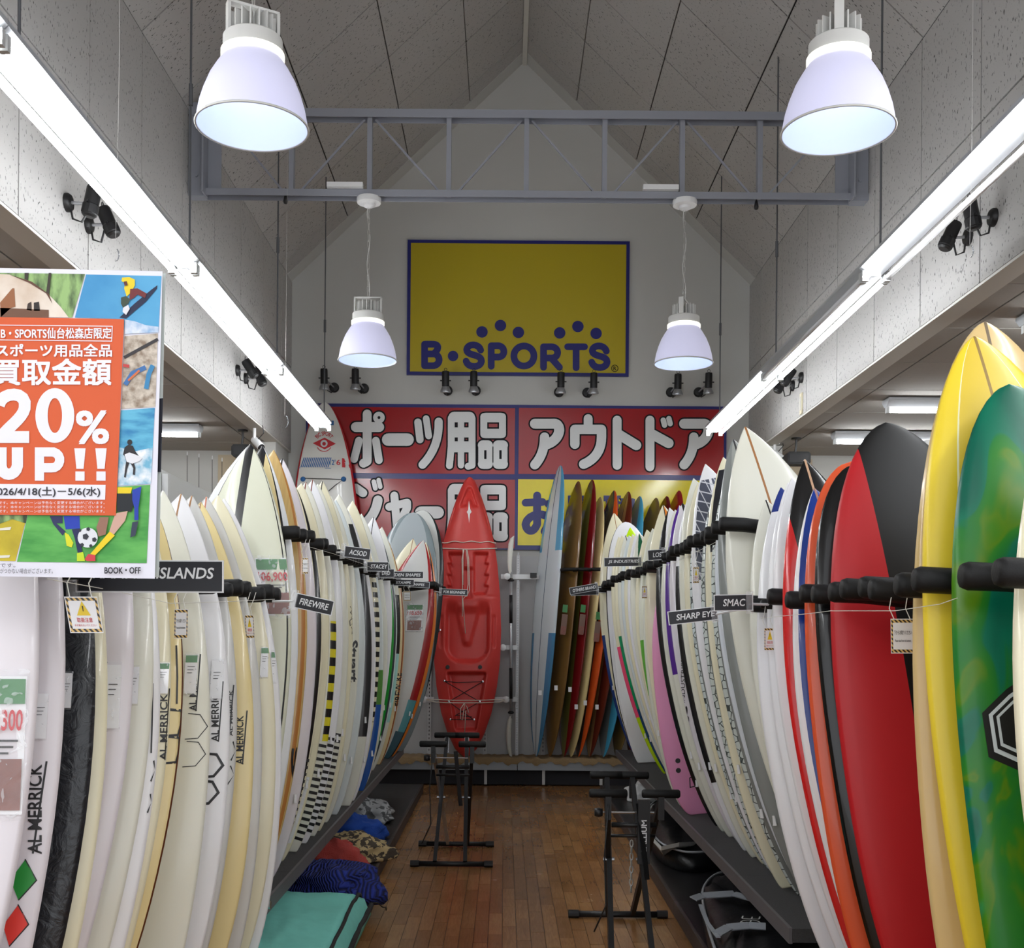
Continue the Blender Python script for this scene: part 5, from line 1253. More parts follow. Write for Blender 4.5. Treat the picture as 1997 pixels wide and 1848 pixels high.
warn(478, 1200, 494, 1243, 3.9, True, 'narrow warning tag with yellow triangle on a cream board', 2)
warn(1738, 1208, 1783, 1272, 2.75, False, 'warning tag with lettering only, hanging before the large red board', 1)
warn(1491, 1225, 1512, 1267, 4.0, True, 'small warning tag with yellow triangle before the white boards', 0)
warn(590, 1088, 601, 1118, 4.75, False, 'tiny warning tag under the foam arms beside the honey wood board')
warn(787, 1153, 801, 1171, 9.2, False, 'tiny warning tag beside the grey red-rimmed board')
warn(1352, 1106, 1363, 1136, 5.2, True, 'tiny warning tag beside the honeycomb board')
warn(1252, 1143, 1262, 1166, 7.3, True, 'tiny warning tag beside the pink board')

a = P(440, 1759, 4.46); b = P(522, 1764, 4.44)
pin = MB().tube([a, b], .012, 10); pin.lathe([(.0, -.012), (.016, -.012), (.016, .012), (0, .012)], b, 10, (1, 0, 0)); pin.build('chrome_pin', M_chrome, LRK, 'auto')

# ------------------------------------------------------------------ sale poster hanging at the entrance
PO = 2.0
ps = empty('sale_poster', P(107, 1128, PO)); tag(ps, 'large hanging sale poster with orange panel and sports pictures', 'poster')
def quad(pts, d, m, nm, par=None): return pxadd(MB(), (pts, [tuple(range(len(pts)))]), PO-d).build(nm, m, par or ps, fixn=False)
M_pw = mat('poster_white', (228, 228, 240), .5); M_or = mat('poster_orange', (214, 88, 36), .5)
def thick(pts, d0, d1, m, nm):
    n = len(pts); vs = [P(x, y, PO-d0) for x, y in pts]+[P(x, y, PO-d1) for x, y in pts]
    return MB().add(vs, [tuple(range(n)), tuple(range(2*n-1, n-1, -1))]+[(i, (i+1) % n, n+(i+1) % n, n+i) for i in range(n)]).build(nm, m, ps)
thick([(-107, 520), (317, 529), (302, 1128), (-107, 1122)], 0, .003, M_pw, 'sheet')
thick([(-100, 530), (323, 533), (310, 1125), (-100, 1118)], -.012, -.009, mat('poster_backing', (196, 204, 200), .5), 'backing_sheet')
thick([(300, 778), (318, 776), (314, 920), (300, 920)], -.008, -.006, mat('poster_backing_print', (24, 26, 40), .5), 'backing_print')
def nmat(name, c1, c2, sc, stretch=(1, 1, 1)):
    m = bpy.data.materials.new(name); m.use_nodes = True; nt = m.node_tree; b = nt.nodes['Principled BSDF']
    g = nd(nt, 'ShaderNodeNewGeometry'); mp = nd(nt, 'ShaderNodeMapping'); mp.inputs['Scale'].default_value = stretch; n = nd(nt, 'ShaderNodeTexNoise'); n.inputs['Scale'].default_value = sc; n.inputs['Detail'].default_value = 5
    nt.links.new(g.outputs['Position'], mp.inputs[0]); nt.links.new(mp.outputs[0], n.inputs['Vector'])
    r = nd(nt, 'ShaderNodeValToRGB'); r.color_ramp.elements[0].position = .36; r.color_ramp.elements[1].position = .64; r.color_ramp.elements[0].color = lin(c1); r.color_ramp.elements[1].color = lin(c2)
    nt.links.new(n.outputs['Fac'], r.inputs[0]); nt.links.new(r.outputs[0], b.inputs['Base Color']); b.inputs['Roughness'].default_value = .5; return m
M_forest = nmat('picture_forest', (40, 62, 34), (150, 186, 116), 60, (1, 1, .35)); M_tent = nmat('picture_tent', (206, 186, 166), (236, 226, 214), 12)
M_sky = nmat('picture_sky', (56, 142, 196), (84, 166, 212), 7); M_snow = nmat('picture_snow', (140, 176, 214), (226, 232, 242), 40)
M_sand = nmat('picture_sand', (140, 122, 104), (208, 198, 184), 70); M_sea = nmat('picture_sea', (34, 124, 178), (96, 182, 214), 50, (.4, 1, 1.4)); M_foamw = nmat('picture_foam', (110, 176, 206), (240, 244, 248), 45)
M_pitch = nmat('picture_pitch', (62, 150, 62), (98, 182, 86), 40, (.3, 1, 1)); M_golf = nmat('picture_golf', (168, 150, 20), (206, 186, 40), 14)
p1 = quad([(-70, 531), (166, 534), (141, 619), (-70, 615)], .004, M_forest, 'picture')
quad([(-70, 531), (18, 535), (62, 549), (96, 575), (118, 598), (134, 619), (-70, 616)], .0048, M_tent, 'tent', p1)
for pts, c in (([(18, 535), (62, 549), (96, 574), (102, 592), (90, 572), (58, 552)], (96, 60, 44)), ([(24, 562), (28, 562), (30, 598), (22, 600), (2, 618), (0, 590)], (150, 96, 60)), ([(0, 600), (95, 604), (95, 619), (0, 619)], (110, 76, 56)), ([(66, 590), (76, 588), (78, 606), (66, 606)], (40, 34, 34)), ([(54, 592), (61, 588), (62, 606), (52, 604)], (60, 46, 40)), ([(48, 532), (56, 532), (54, 546), (48, 544)], (50, 44, 34)), ([(95, 532), (100, 532), (96, 574), (90, 570)], (56, 48, 38))):
    quad(pts, .0054, mat('tent_tone_%d' % c[0], c, .6), 'picture_detail', p1)
p2 = quad([(168, 535), (315, 538), (309, 648), (243, 651), (241, 622), (146, 619)], .004, M_sky, 'picture')
quad([(243, 623), (262, 626), (285, 634), (309, 637), (309, 648), (243, 651)], .0046, M_snow, 'snow', p2)
for k, (pts, c) in enumerate((([(233, 619), (262, 592), (296, 564), (307, 556), (306, 563), (285, 588), (246, 621)], (26, 34, 66)), ([(238, 541), (252, 540), (263, 545), (263, 556), (256, 570), (247, 578), (242, 562), (244, 552), (237, 548)], (232, 206, 40)), ([(254, 563), (268, 562), (286, 572), (283, 581), (268, 574), (262, 580), (252, 586)], (112, 40, 42)), ([(236, 580), (246, 577), (254, 584), (250, 592), (240, 600), (236, 592)], (60, 74, 58)), ([(240, 600), (250, 594), (253, 602), (246, 614), (239, 608)], (226, 226, 232)), ([(241, 549), (247, 548), (249, 556), (243, 557)], (90, 40, 40)))):
    quad(pts, .005+.0005*k, mat('rider_tone_%d_%d' % (c[0], k), c, .6), 'snowboarder', p2)
p3 = quad([(243, 655), (308, 650), (303, 793), (237, 797)], .004, M_sand, 'picture')
for k, (pts, w, c) in enumerate((([(242, 697), (308, 661)], 6, (44, 40, 44)), ([(244, 750), (258, 728), (284, 716)], 9, (60, 110, 170)), ([(250, 742), (272, 722)], 4, (206, 110, 60)), ([(285, 758), (290, 730), (298, 712)], 9, (50, 130, 180)), ([(240, 712), (252, 714)], 6, (190, 60, 60)))):
    pxadd(MB(), ribbon2d(pts, w), PO-.005-.0006*k).build('lure', mat('lure_tone_%d' % k, c, .5), p3, fixn=False)
p4 = quad([(236, 800), (302, 795), (294, 943), (229, 947)], .004, M_sea, 'picture')
quad([(233, 872), (262, 880), (298, 872), (294, 943), (229, 947)], .0046, M_foamw, 'surf_foam', p4)
mb = MB(); n0 = ([(253+5*math.cos(k*math.pi/6), 862+5.5*math.sin(k*math.pi/6)) for k in range(12)], [tuple(range(12))]); pxadd(mb, n0, PO-.0052)
for i, pts in enumerate(([(243, 872), (250, 867), (259, 869), (264, 880), (274, 893), (271, 896), (260, 886), (258, 900), (246, 899), (243, 889), (240, 886)], [(246, 899), (253, 899), (248, 915), (245, 931), (242, 930), (244, 914)], [(253, 899), (260, 899), (264, 912), (263, 926), (259, 925), (260, 913)])): pxadd(mb, (pts, [tuple(range(len(pts)))]), PO-.0054-.0002*i)
mb.build('surfer', mat('surfer_dark', (38, 34, 38), .6), p4, fixn=False)
quad([(243, 886), (252, 882), (264, 886), (278, 892), (272, 899), (258, 904), (247, 900)], .0064, mat('surf_white', (226, 228, 234), .5), 'surfer_board', p4)
p5 = quad([(54, 1004), (226, 1004), (228, 949), (293, 945), (286, 1098), (33, 1095)], .004, M_pitch, 'picture')
M_fb = {}
for k, (pts, c) in enumerate((([(124, 1006), (155, 1006), (156, 1030), (128, 1032)], (30, 60, 176)), ([(97, 1006), (122, 1006), (122, 1020), (110, 1020), (128, 1036), (122, 1044), (104, 1022)], (40, 44, 90)), ([(126, 1038), (134, 1042), (143, 1058), (140, 1067), (130, 1064)], (220, 220, 40)), ([(140, 1032), (156, 1030), (158, 1060), (161, 1078), (152, 1080), (146, 1050)], (30, 36, 84)), ([(150, 1078), (162, 1076), (166, 1094), (150, 1094)], (196, 220, 40)), ([(229, 950), (258, 950), (255, 962), (229, 962)], (232, 206, 30)), ([(228, 962), (258, 962), (262, 980), (256, 998), (246, 996), (228, 998)], (24, 30, 36)), ([(224, 1004), (228, 1000), (249, 996), (244, 1015), (222, 1042), (213, 1036), (219, 1018)], (206, 166, 150)), ([(214, 1036), (224, 1044), (186, 1082), (176, 1080)], (238, 208, 30)), ([(165, 1090), (172, 1080), (186, 1082), (186, 1094), (170, 1094)], (206, 60, 70)), ([(258, 955), (276, 948), (270, 990), (270, 1014), (262, 1014), (262, 990), (258, 975)], (30, 60, 170)), ([(258, 1018), (270, 1016), (264, 1044), (254, 1048)], (50, 60, 80)), ([(195, 1008), (212, 1008), (206, 1042), (192, 1046), (188, 1028)], (150, 110, 92)))):
    quad(pts, .0046+.0004*k, mat('kit_tone_%d' % k, c, .6), 'footballer', p5)
mb = MB(); pxadd(mb, ([(171+19.5*math.cos(k*math.pi/12), 1048+19.5*math.sin(k*math.pi/12)) for k in range(24)], [tuple(range(24))]), PO-.0105); fb = mb.build('football', mat('ball_white', (222, 226, 232), .5), p5, fixn=False)
for i, (cx, cy, r) in enumerate(((167, 1046, 6.5), (184, 1052, 5), (172, 1031.5, 4.2), (156, 1034, 3), (160, 1062, 4), (177, 1064, 3.5))):
    quad([(cx+r*math.cos(k*2*math.pi/5-1.3), cy+r*math.sin(k*2*math.pi/5-1.3)) for k in range(5)], .0112, mat('ball_black', (40, 44, 54), .5), 'ball_patch', fb)
p6 = quad([(-70, 1004), (53, 1004), (30, 1094), (-70, 1092)], .004, M_golf, 'picture')
quad([(-70, 1004), (53, 1004), (50, 1020), (24, 1012), (0, 1021), (-70, 1020)], .0046, M_forest, 'trees', p6)
for x in (10, 8): quad([(x-12, 1030 if x == 10 else 1083), (x+12, 1027 if x == 10 else 1082), (x+10, 1033 if x == 10 else 1087), (x-12, 1034 if x == 10 else 1088)], .005, mat('bunker', (226, 224, 210), .6), 'bunker', p6)
ob = thick([(-70, 617), (242, 622), (226, 1005), (-70, 1003)], .006, .008, M_or, 'orange_panel')
TX = .0092
def ptext(body, x0, x1, y0, y1, m, off=.0, nm='lettering', d=TX, spacing=1.0):
    vs, fs = fit_text(body, x0, x1, y1, y0, 0, 0, spacing); mb = MB(); e = off*(y1-y0)*.9
    for k, (a, b) in enumerate(((0, 0), (-e, -e), (e, -e), (-e, e), (e, e)) if off else ((0, 0),)): pxadd(mb, ([(x+a, y+b) for x, y in vs], fs), PO-d-.00012*k)
    return mb.build(nm, m, ps, fixn=False)
M_pt = mat('poster_type', (236, 236, 246), .5); M_pk = mat('poster_black', (36, 34, 44), .5)
pxadd(MB(), ribbon2d([(-60, 633), (219, 636), (218, 665), (-60, 662)], 1.6), PO-TX).build('rule', M_pt, ps, fixn=False)
ptext('B・SPORTS仙台松森店限定', 2, 217, 639, 660, M_pt, .022); ptext('スポーツ用品全品', -8, 218, 671, 695, M_pt, .03); ptext('買取金額', -14, 216, 700, 750, M_pt, .03)
def pstroke(strokes, w, nm='lettering'):
    mb = MB()
    for i, s in enumerate(strokes): pxadd(mb, ribbon2d(s, w), PO-TX-.0003*i)
    mb.build(nm, M_pt, ps, fixn=False)
pstroke([bez((-2, 790), (2, 762), (56, 760), (48, 796))+bez((48, 796), (44, 816), (14, 834), (4, 850))[1:], [(-6, 852), (57, 852)]], 23)
n = 40; o_ = [(107+38*math.cos(2*math.pi*k/n), 810+53.5*math.sin(2*math.pi*k/n)) for k in range(n)]+[(107+14*math.cos(2*math.pi*k/n), 810+34*math.sin(2*math.pi*k/n)) for k in range(n)]
pxadd(MB(), (o_, [(k, (k+1) % n, n+(k+1) % n, n+k) for k in range(n)]), PO-TX).build('lettering', M_pt, ps, fixn=False)
ptext('%', 150, 211, 802, 864, M_pt, .035)
pstroke([[(2, 872), (2, 908)]+bez((2, 908), (4, 930), (30, 930), (34, 908))+[(34, 872)]], 22); pstroke([[(77, 937), (77, 872)], [(70, 881), (104, 881)]+bez((104, 881), (124, 886), (118, 914), (100, 912))+[(80, 912)]], 18)
for x in (156, 197):
    mb = MB(); pxadd(mb, ([(x-11, 874), (x+11, 874), (x+7, 914), (x-7, 914)], [(0, 1, 2, 3)]), PO-TX); pxadd(mb, ([(x-9, 919), (x+9, 919), (x+9, 937), (x-9, 937)], [(0, 1, 2, 3)]), PO-TX); mb.build('lettering', M_pt, ps, fixn=False)
quad([(-60, 943), (206, 945), (205, 974), (-60, 972)], TX, M_pt, 'date_box')
ptext('2026/4/18(土)－5/6(水)', -16, 195, 949, 969, M_pk, .015, 'date', TX+.001)
for k in range(3): ptext('※画像はイメージです。本キャンペーンは予告なく変更する場合がございます。', -60, 204, 977+k*8.2, 983+k*8.2, M_pt, 0, 'small_print')
ptext('BOOK・OFF', 204, 274, 1106, 1118, M_pk, .03); ptext('がつかない場合がございます。', 0, 103, 1108, 1118, M_pk, .0, 'small_print'); ptext('です。', 0, 30, 1098, 1106, M_pk, .0, 'small_print')
# S-hook and wire that carry the poster, and two bare hooks
def hook(x, y, D, ztop, label):
    p = P(x, y, D); t = empty('ceiling_hook', p); tag(t, label, 'hook', 'wire hooks hanging from the ceiling'); s = .018*D/5
    MB().tube([p+Vector((s*math.sin(a)*(1 if a < math.pi else -1)*.9, 0, s*1.6*math.cos(a)*1.0-(0 if a < math.pi else 0))) for a in [k*math.pi/7 for k in range(1, 14)]], s*.13, 6).build('s_hook', M_chrome, t, True)
    MB().tube([p+Vector((0, 0, s*1.6)), p+Vector((.004, 0, .3)), Vector((p.x+.006, D, ztop))], .0002*D/2, 5).build('wire', M_chain, t)
hook(225, 497, 2.0, ceil_z(P(225, 497, 2.0).x), 'wire with S-hook just above the sale poster'); hook(555, 822, 7.0, ceil_z(P(555, 822, 7).x), 'bare wire hook hanging before the paddleboard end of the side wall'); hook(1891, 490, 3.6, ceil_z(P(1891, 490, 3.6).x), 'bare wire hook hanging beside the paired spotlights above the yellow board')

# ------------------------------------------------------------------ folding work stands
def stand(xl, xr_, yf, yb, zt, lab, chrome, lettering=None):
    """two X-shaped leg frames under padded T bars; yf front foot depth, yb rear foot depth"""
    t = empty('folding_stand', ((xl+xr_)/2, (yf+yb)/2, 0)); tag(t, lab, 'stand', 'folding work stands in the aisle')
    c = (xl+xr_)/2; w = (xr_-xl)
    lm = [M_black, M_chrome if chrome else M_black]
    def rail_(y):
        MB().tube([(xl-.13, y, .022), (xr_+.13, y, .022)], .018, 10).build('foot_bar', M_black, t, True)
        for s in (xl-.15, xr_+.15): MB().lathe([(0, -.03), (.023, -.03), (.023, .03), (0, .03)], (s, y, .023), 10, (1, 0, 0)).build('foot_cap', M_black, t)
    rail_(yf); rail_(yb)
    for k, x in enumerate((xl, xr_)):
        a = (x-.012, yf, .03); b = (x+(.03 if k == 0 else -.03), yb-.02, zt-.02); a2 = (x+.012+(.03 if k == 0 else -.03), yb, .03); b2 = (x-.03*(1 if k == 0 else -1), yf+.03, zt-.02)
        MB().bar(a, b, .026, .044, (0, 1, .3)).build('leg', M_black, t); MB().bar(a2, b2, .024, .042, (0, 1, .3)).build('leg', lm[1] if k == 0 else M_black, t)
        m_ = (Vector(a)+Vector(b))/2; MB().lathe([(0, -.03), (.012, -.03), (.012, .03), (0, .03)], m_, 8, (1, 0, 0)).build('pivot', M_chrome, t)
        for q in (b, b2):
            g = MB().tube([(q[0]-.095, q[1], zt), (q[0]-.088, q[1], zt), (q[0]+.088, q[1], zt), (q[0]+.095, q[1], zt)], [.016, .022, .022, .016], 12).build('padded_bar', M_foam, t, True)
            MB().bar((q[0], q[1], zt-.13), (q[0], q[1], zt-.015), .03, .03).build('upright_post', lm[1] if q is b and chrome else M_black, t)
    for z, y in ((zt-.16, yf+.05), (zt-.22, yf+.08)): MB().tube([(xl-.01, y, z), (xr_+.01, y, z)], .009 if z < zt-.2 else .014, 8).build('cross_bar', M_black, t, True)
    MB().lathe([(0, -.02), (.02, -.02), (.024, 0), (.02, .02), (0, .02)], (xl-.075, yf+.06, zt-.1), 10, (1, 0, 0)).build('tension_knob', M_black, t, True); MB().tube([(xl-.06, yf+.06, zt-.1), (xr_, yf+.06, zt-.1)], .006, 6).build('bolt', M_chrome, t)
    MB().tube([(xl-.03, yf, zt-.05), (xl-.05, yf-.01, zt-.3), (xl-.04, yf-.01, zt-.55), (xl-.1, yf-.02, zt-.68)], .004, 6).build('strap', M_black, t, True)
    MB().bar((c+.02, yf+.04, zt-.05), (c+.06, yf-.02, zt-.42), .03, .004).build('strap', M_black, t)
    if lettering:
        y = yf+.055; f_ = Flat((xr_-.055, y-.04, zt-.33), (0, 0, 1), (-1, 0, 0)); mb = MB(); f_.slab(mb, -.02, .3, -.03, .03, -.03, -.002); pl = mb.build('post_plate', M_black, t)
        vs, fs = fit_text(lettering, .03, .2, -.014, .014, .025); mb = MB(); f_.put(mb, (vs, fs), 0); mb.build('lettering', M_cardw, pl)
        cm = MB(); chain(cm, (c-.01, yf+.06, zt-.5), (c-.01, yf+.06, zt-.24), .03, .0035); cm.build('chain', M_chain, t)
stand(P(851, 1680, 7.7).x, P(885, 1680, 7.7).x+.09, 7.70, 8.44, .845, 'folding stand with chrome legs in front of the kayak', True)
stand(P(1170, 1790, 6.34).x, P(1240, 1790, 6.34).x+.0, 5.55, 6.34, .815, 'all-black folding stand beside the black bags', False, 'GALLIUM')

# ------------------------------------------------------------------ towels and bags on the low decks
def heap(name, x, y, z, sx, sy, sz, seed, m, label, cat, amp=.28, fr=3.0, par=None, rot=0, flat=.35):
    vs = []; fs = []; n, k = 40, 22
    for i in range(k+1):
        ph = math.pi*i/k-math.pi/2
        for j in range(n):
            th = 2*math.pi*j/n; d = Vector((math.cos(ph)*math.cos(th), math.cos(ph)*math.sin(th), math.sin(ph)))
            a = 1+amp*noise.noise(d*fr*.5+Vector((seed, 0, 0)))+amp*.6*noise.noise(d*fr*1.3+Vector((0, seed, 0)))+amp*.3*abs(noise.noise(d*fr*3.1+Vector((0, 0, seed))))
            p = Vector((d.x*sx*a, d.y*sy*a, d.z*sz*a)); p.rotate(Matrix.Rotation(rot, 3, 'Z'))
            vs.append((x+p.x, y+p.y, max(z+.002, z+sz*flat+p.z)))
    for i in range(k):
        for j in range(n): fs.append((i*n+j, i*n+(j+1) % n, (i+1)*n+(j+1) % n, (i+1)*n+j))
    o = MB().add(vs, fs).build(name, m, par, True)
    if label: tag(o, label, cat)
    return o
def stripes(name, c1, c2, sc, ang=.5):
    m = bpy.data.materials.new(name); m.use_nodes = True; nt = m.node_tree; b = nt.nodes['Principled BSDF']
    tc = nd(nt, 'ShaderNodeTexCoord'); w = nd(nt, 'ShaderNodeTexWave'); w.inputs['Scale'].default_value = sc; w.inputs['Distortion'].default_value = 1.0; w.inputs['Detail Scale'].default_value = .5
    mp = nd(nt, 'ShaderNodeMapping'); mp.inputs['Rotation'].default_value = (0, .5, ang); nt.links.new(tc.outputs['Object'], mp.inputs[0]); nt.links.new(mp.outputs[0], w.inputs['Vector'])
    nt.links.new(mixc(nt, mth(nt, 'GREATER_THAN', w.outputs['Fac'], .3), lin(c2), lin(c1)), b.inputs['Base Color']); b.inputs['Roughness'].default_value = .85
    bp = nd(nt, 'ShaderNodeBump'); bp.inputs['Strength'].default_value = .8; bp.inputs['Distance'].default_value = .02; nt.links.new(w.outputs['Fac'], bp.inputs['Height']); nt.links.new(bp.outputs[0], b.inputs['Normal']); return m
def blot(name, c1, c2, sc):
    m = bpy.data.materials.new(name); m.use_nodes = True; nt = m.node_tree; b = nt.nodes['Principled BSDF']
    tc = nd(nt, 'ShaderNodeTexCoord'); n = nd(nt, 'ShaderNodeTexNoise'); n.inputs['Scale'].default_value = sc; n.inputs['Detail'].default_value = 3; nt.links.new(tc.outputs['Object'], n.inputs['Vector'])
    nt.links.new(mixc(nt, mth(nt, 'GREATER_THAN', n.outputs['Fac'], .52), lin(c1), lin(c2)), b.inputs['Base Color']); b.inputs['Roughness'].default_value = .9; return m
zb_ = .087
def onbase(x, y, z=.2): # photo pixel to the low deck at height z
    D = (EYE-z)*F/((y-CY)-ROLL*(x-CX)); return P(x, y, D)
q = onbase(735, 1570); heap('camouflage_towel', q.x-.09, q.y, zb_, .2, .3, .11, 1.3, blot('camo_grey', (168, 170, 172), (84, 86, 88), 14), 'crumpled grey camouflage towel on the low deck', 'towel', .45)
q = onbase(707, 1605); heap('towel', q.x-.1, q.y, zb_, .24, .25, .12, 4.1, mat('royal_blue_cloth', (22, 70, 160), .9, bump=.4, bscale=90), 'rumpled royal blue towel on the low deck', 'towel', .35)
q = onbase(705, 1640); heap('drawstring_bag', q.x-.07, q.y, zb_, .27, .2, .11, 8.2, blot('sand_print', (186, 164, 120), (70, 60, 50), 22), 'sand-coloured patterned board bag with drawstring on the low deck', 'bag', .4)
q = onbase(668, 1668); heap('towel', q.x-.05, q.y, zb_, .2, .13, .15, 5.5, mat('brick_red_cloth', (166, 62, 56), .95, bump=.5, bscale=120), 'brick red towel behind the blue striped bundle', 'towel', .3)
q = onbase(672, 1712); heap('board_sock', q.x-.07, q.y-.05, zb_, .28, .3, .17, 2.2, stripes('navy_stripes', (30, 48, 140), (14, 20, 70), 20, .3), 'navy blue striped board sock bundle on the low deck', 'board sock', .3)
# mint board bag spilling off the deck
M_mint = mat('mint_canvas', (120, 204, 190), .8, bump=.25, bscale=14, var=.18); 
mbv = []; fs = []; nx, ny = 26, 20
top = [onbase(478, 1742, .22), onbase(724, 1736, .22), onbase(610, 1990, .16), onbase(420, 1990, .26)]
for i in range(nx+1):
    for j in range(ny+1):
        a, b = i/nx, j/ny
        p = (top[0]*(1-a)+top[1]*a)*(1-b)+(top[3]*(1-a)+top[2]*a)*b
        e = min(a, 1-a, b*1.0, 1-b)*8; e = min(1, e)
        z = p.z*0+zb_+.05+(.17*math.sqrt(e))*(1-.3*a)+.022*noise.noise(Vector((p.x*6, p.y*5, 2)))+.012*noise.noise(Vector((p.x*15, p.y*13, 5)))
        mbv.append(Vector((p.x, p.y, z)))
W2 = ny+1; n1 = len(mbv); mbv += [Vector((p.x, p.y, zb_+.004)) for p in mbv]
for i in range(nx):
    for j in range(ny): fs.append((i*W2+j, i*W2+j+1, (i+1)*W2+j+1, (i+1)*W2+j)); fs.append((n1+i*W2+j, n1+(i+1)*W2+j, n1+(i+1)*W2+j+1, n1+i*W2+j+1))
for i in range(nx):
    for j in (0, ny): fs.append((i*W2+j, (i+1)*W2+j, n1+(i+1)*W2+j, n1+i*W2+j))
for j in range(ny):
    for i in (0, nx): fs.append((i*W2+j, i*W2+j+1, n1+i*W2+j+1, n1+i*W2+j))
mg = empty('board_bag', (sum(p.x for p in mbv)/len(mbv), sum(p.y for p in mbv)/len(mbv), zb_)); tag(mg, 'mint green canvas board bag with black zip lying on the low deck', 'board bag')
MB().add(mbv, fs).build('cover', M_mint, mg, True)
M_zip = mat('black_zip_tape', (28, 26, 26), .8, bump=.5, bscale=150)
for sh, nm in ((nx, 'zip'), (nx-2, 'piping')):
    MB().tube([mbv[sh*W2+j]+Vector((.004*math.sin(j), 0, .012)) for j in range(ny+1)], .014 if sh == nx else .009, 8).build(nm, M_zip, mg, True)
MB().tube([mbv[nx*W2]+Vector(d) for d in ((0, 0, .02), (.03, .05, .01), (.05, .12, -.03), (.06, .2, -.05), (.05, .3, -.09))], .004, 5).build('drawcord', M_black, mg, True)

# black bags on the other side
M_nyl = mat('black_nylon', (17, 17, 19), .42, bump=.35, bscale=18); M_pipe = mat('grey_piping', (150, 152, 156), .6); M_ply = mat('white_lining', (206, 207, 204), .7)
def flat_bag(name, outline, th, m, label, zbase=zb_):
    """soft bag from an outline on the deck (world x, y)"""
    c = Vector((sum(p[0] for p in outline)/len(outline), sum(p[1] for p in outline)/len(outline), 0)); n = len(outline); vs = []; fs = []
    rings = ((1, .0), (1.0, .45), (.96, .8), (.8, 1.0), (.5, 1.04), (.2, 1.0))
    for r, h in rings:
        for p in outline:
            q = c+(Vector((p[0], p[1], 0))-c)*r; vs.append((q.x, q.y, zbase+.003+th*h*(1+.3*noise.noise(Vector((q.x*7, q.y*7, 1))))))
    for i in range(len(rings)-1):
        for j in range(n): fs.append((i*n+j, i*n+(j+1) % n, (i+1)*n+(j+1) % n, (i+1)*n+j))
    fs.append(tuple(range(n-1, -1, -1))); fs.append(tuple((len(rings)-1)*n+j for j in range(n)))
    t = empty(name, (c.x, c.y, zbase)); tag(t, label, 'board bag'); MB().add(vs, fs).build('cover', m, t, True)
    MB().tube([(p[0], p[1], zbase+.012+th*.75) for p in outline], .008, 6, closed=True).build('piping', M_pipe, t, True)
    return t
def wr(pts, z=.2): return [(lambda q: (q.x, q.y))(onbase(x, y, z)) for x, y in pts]
def smooth_loop(pts, n=6):
    out = []; k = len(pts)
    for i in range(k):
        p0, p1, p2, p3 = (pts[(i+d) % k] for d in (-1, 0, 1, 2))
        for j in range(n):
            t = j/n; out.append(tuple(.5*((2*p1[a])+(-p0[a]+p2[a])*t+(2*p0[a]-5*p1[a]+4*p2[a]-p3[a])*t*t+(-p0[a]+3*p1[a]-3*p2[a]+p3[a])*t**3) for a in (0, 1)))
    return out
g1 = flat_bag('board_bag', smooth_loop(wr([(1262, 1590), (1285, 1562), (1330, 1560), (1390, 1590), (1430, 1650), (1390, 1664), (1330, 1665), (1280, 1640)])), .16, M_nyl, 'black glossy board bag with white lining in the deck corner')
for off in (0, 10):
    MB().tube([onbase(x+off*1.5, y+off*.2, .262) for x, y in ((1264, 1602), (1262, 1588), (1272, 1570), (1296, 1562))]+[onbase(1296, 1563, .262)], .006, 6).build('edge_line', M_ply, g1, True)
lin_ = [onbase(x, y, z) for x, y, z in ((1264, 1622, .2), (1290, 1650, .24), (1325, 1642, .28), (1372, 1640, .25), (1400, 1652, .22), (1372, 1662, .16), (1345, 1672, .13), (1300, 1668, .13), (1275, 1645, .14))]
MB().add(lin_+[p-Vector((0, -.02, .03)) for p in lin_], [tuple(range(9)), tuple(range(17, 8, -1))]+[(i, (i+1) % 9, 9+(i+1) % 9, 9+i) for i in range(9)]).build('white_lining', M_ply, g1)
g2 = flat_bag('board_bag', smooth_loop(wr([(1372, 1730), (1400, 1702), (1450, 1700), (1540, 1730), (1620, 1830), (1560, 1960), (1440, 1960), (1395, 1850), (1375, 1780)])), .13, M_nyl, 'black round board bag with grey straps and white emblem')
for pts in ([(1352, 1752), (1370, 1746), (1430, 1742), (1465, 1752), (1505, 1778)], [(1398, 1820), (1420, 1808), (1460, 1804), (1492, 1806)], [(1366, 1764), (1380, 1800), (1400, 1826)]):
    q = [onbase(x, y, .26) for x, y in pts]; mb = MB()
    for a, b in zip(q, q[1:]): mb.bar(a, b+(b-a)*.04, .045 if len(pts) > 3 else .02, .006, (0, -.5, 1))
    mb.build('strap', mat('grey_webbing', (142, 146, 152), .7), g2)
o = onbase(1463, 1800, .245); o2 = onbase(1474, 1768, .245); f_ = Flat(o, o2-o, Vector((-1, -.25, .1)))
mb = MB()
for k, (pts, w) in enumerate(((ring(.0, .0, .05), .008), ([(-.045, 0), (.045, 0)], .007), ([(0, -.045), (0, .045)], .007), ([(.07, -.04), (.07, .05)], .008), ([(.07, .05), (.12, .05)], .008), ([(.07, .0), (.11, .0)], .008), ([(.07, -.04), (.12, -.04)], .008))): f_.put(mb, (lambda v: ([(a/100, b/100) for a, b in v[0]], v[1]))(ribbon2d([(a*100, b*100) for a, b in pts], w*100)), .004+.0003*k)
mb.build('emblem', M_ply, g2)
p = onbase(1372, 1838, .2); MB().box((p.x-.01, p.y-.03, p.z-.06), (.03, .004, .08)).build('hang_tag', M_card, g2)
q = onbase(1256, 1532, .22); heap('towel', q.x, q.y, zb_, .16, .14, .13, 3.3, mat('white_towel_cloth', (214, 214, 214), .95, bump=.4, bscale=60), 'folded white towel at the wall end of the low deck', 'towel', .3)
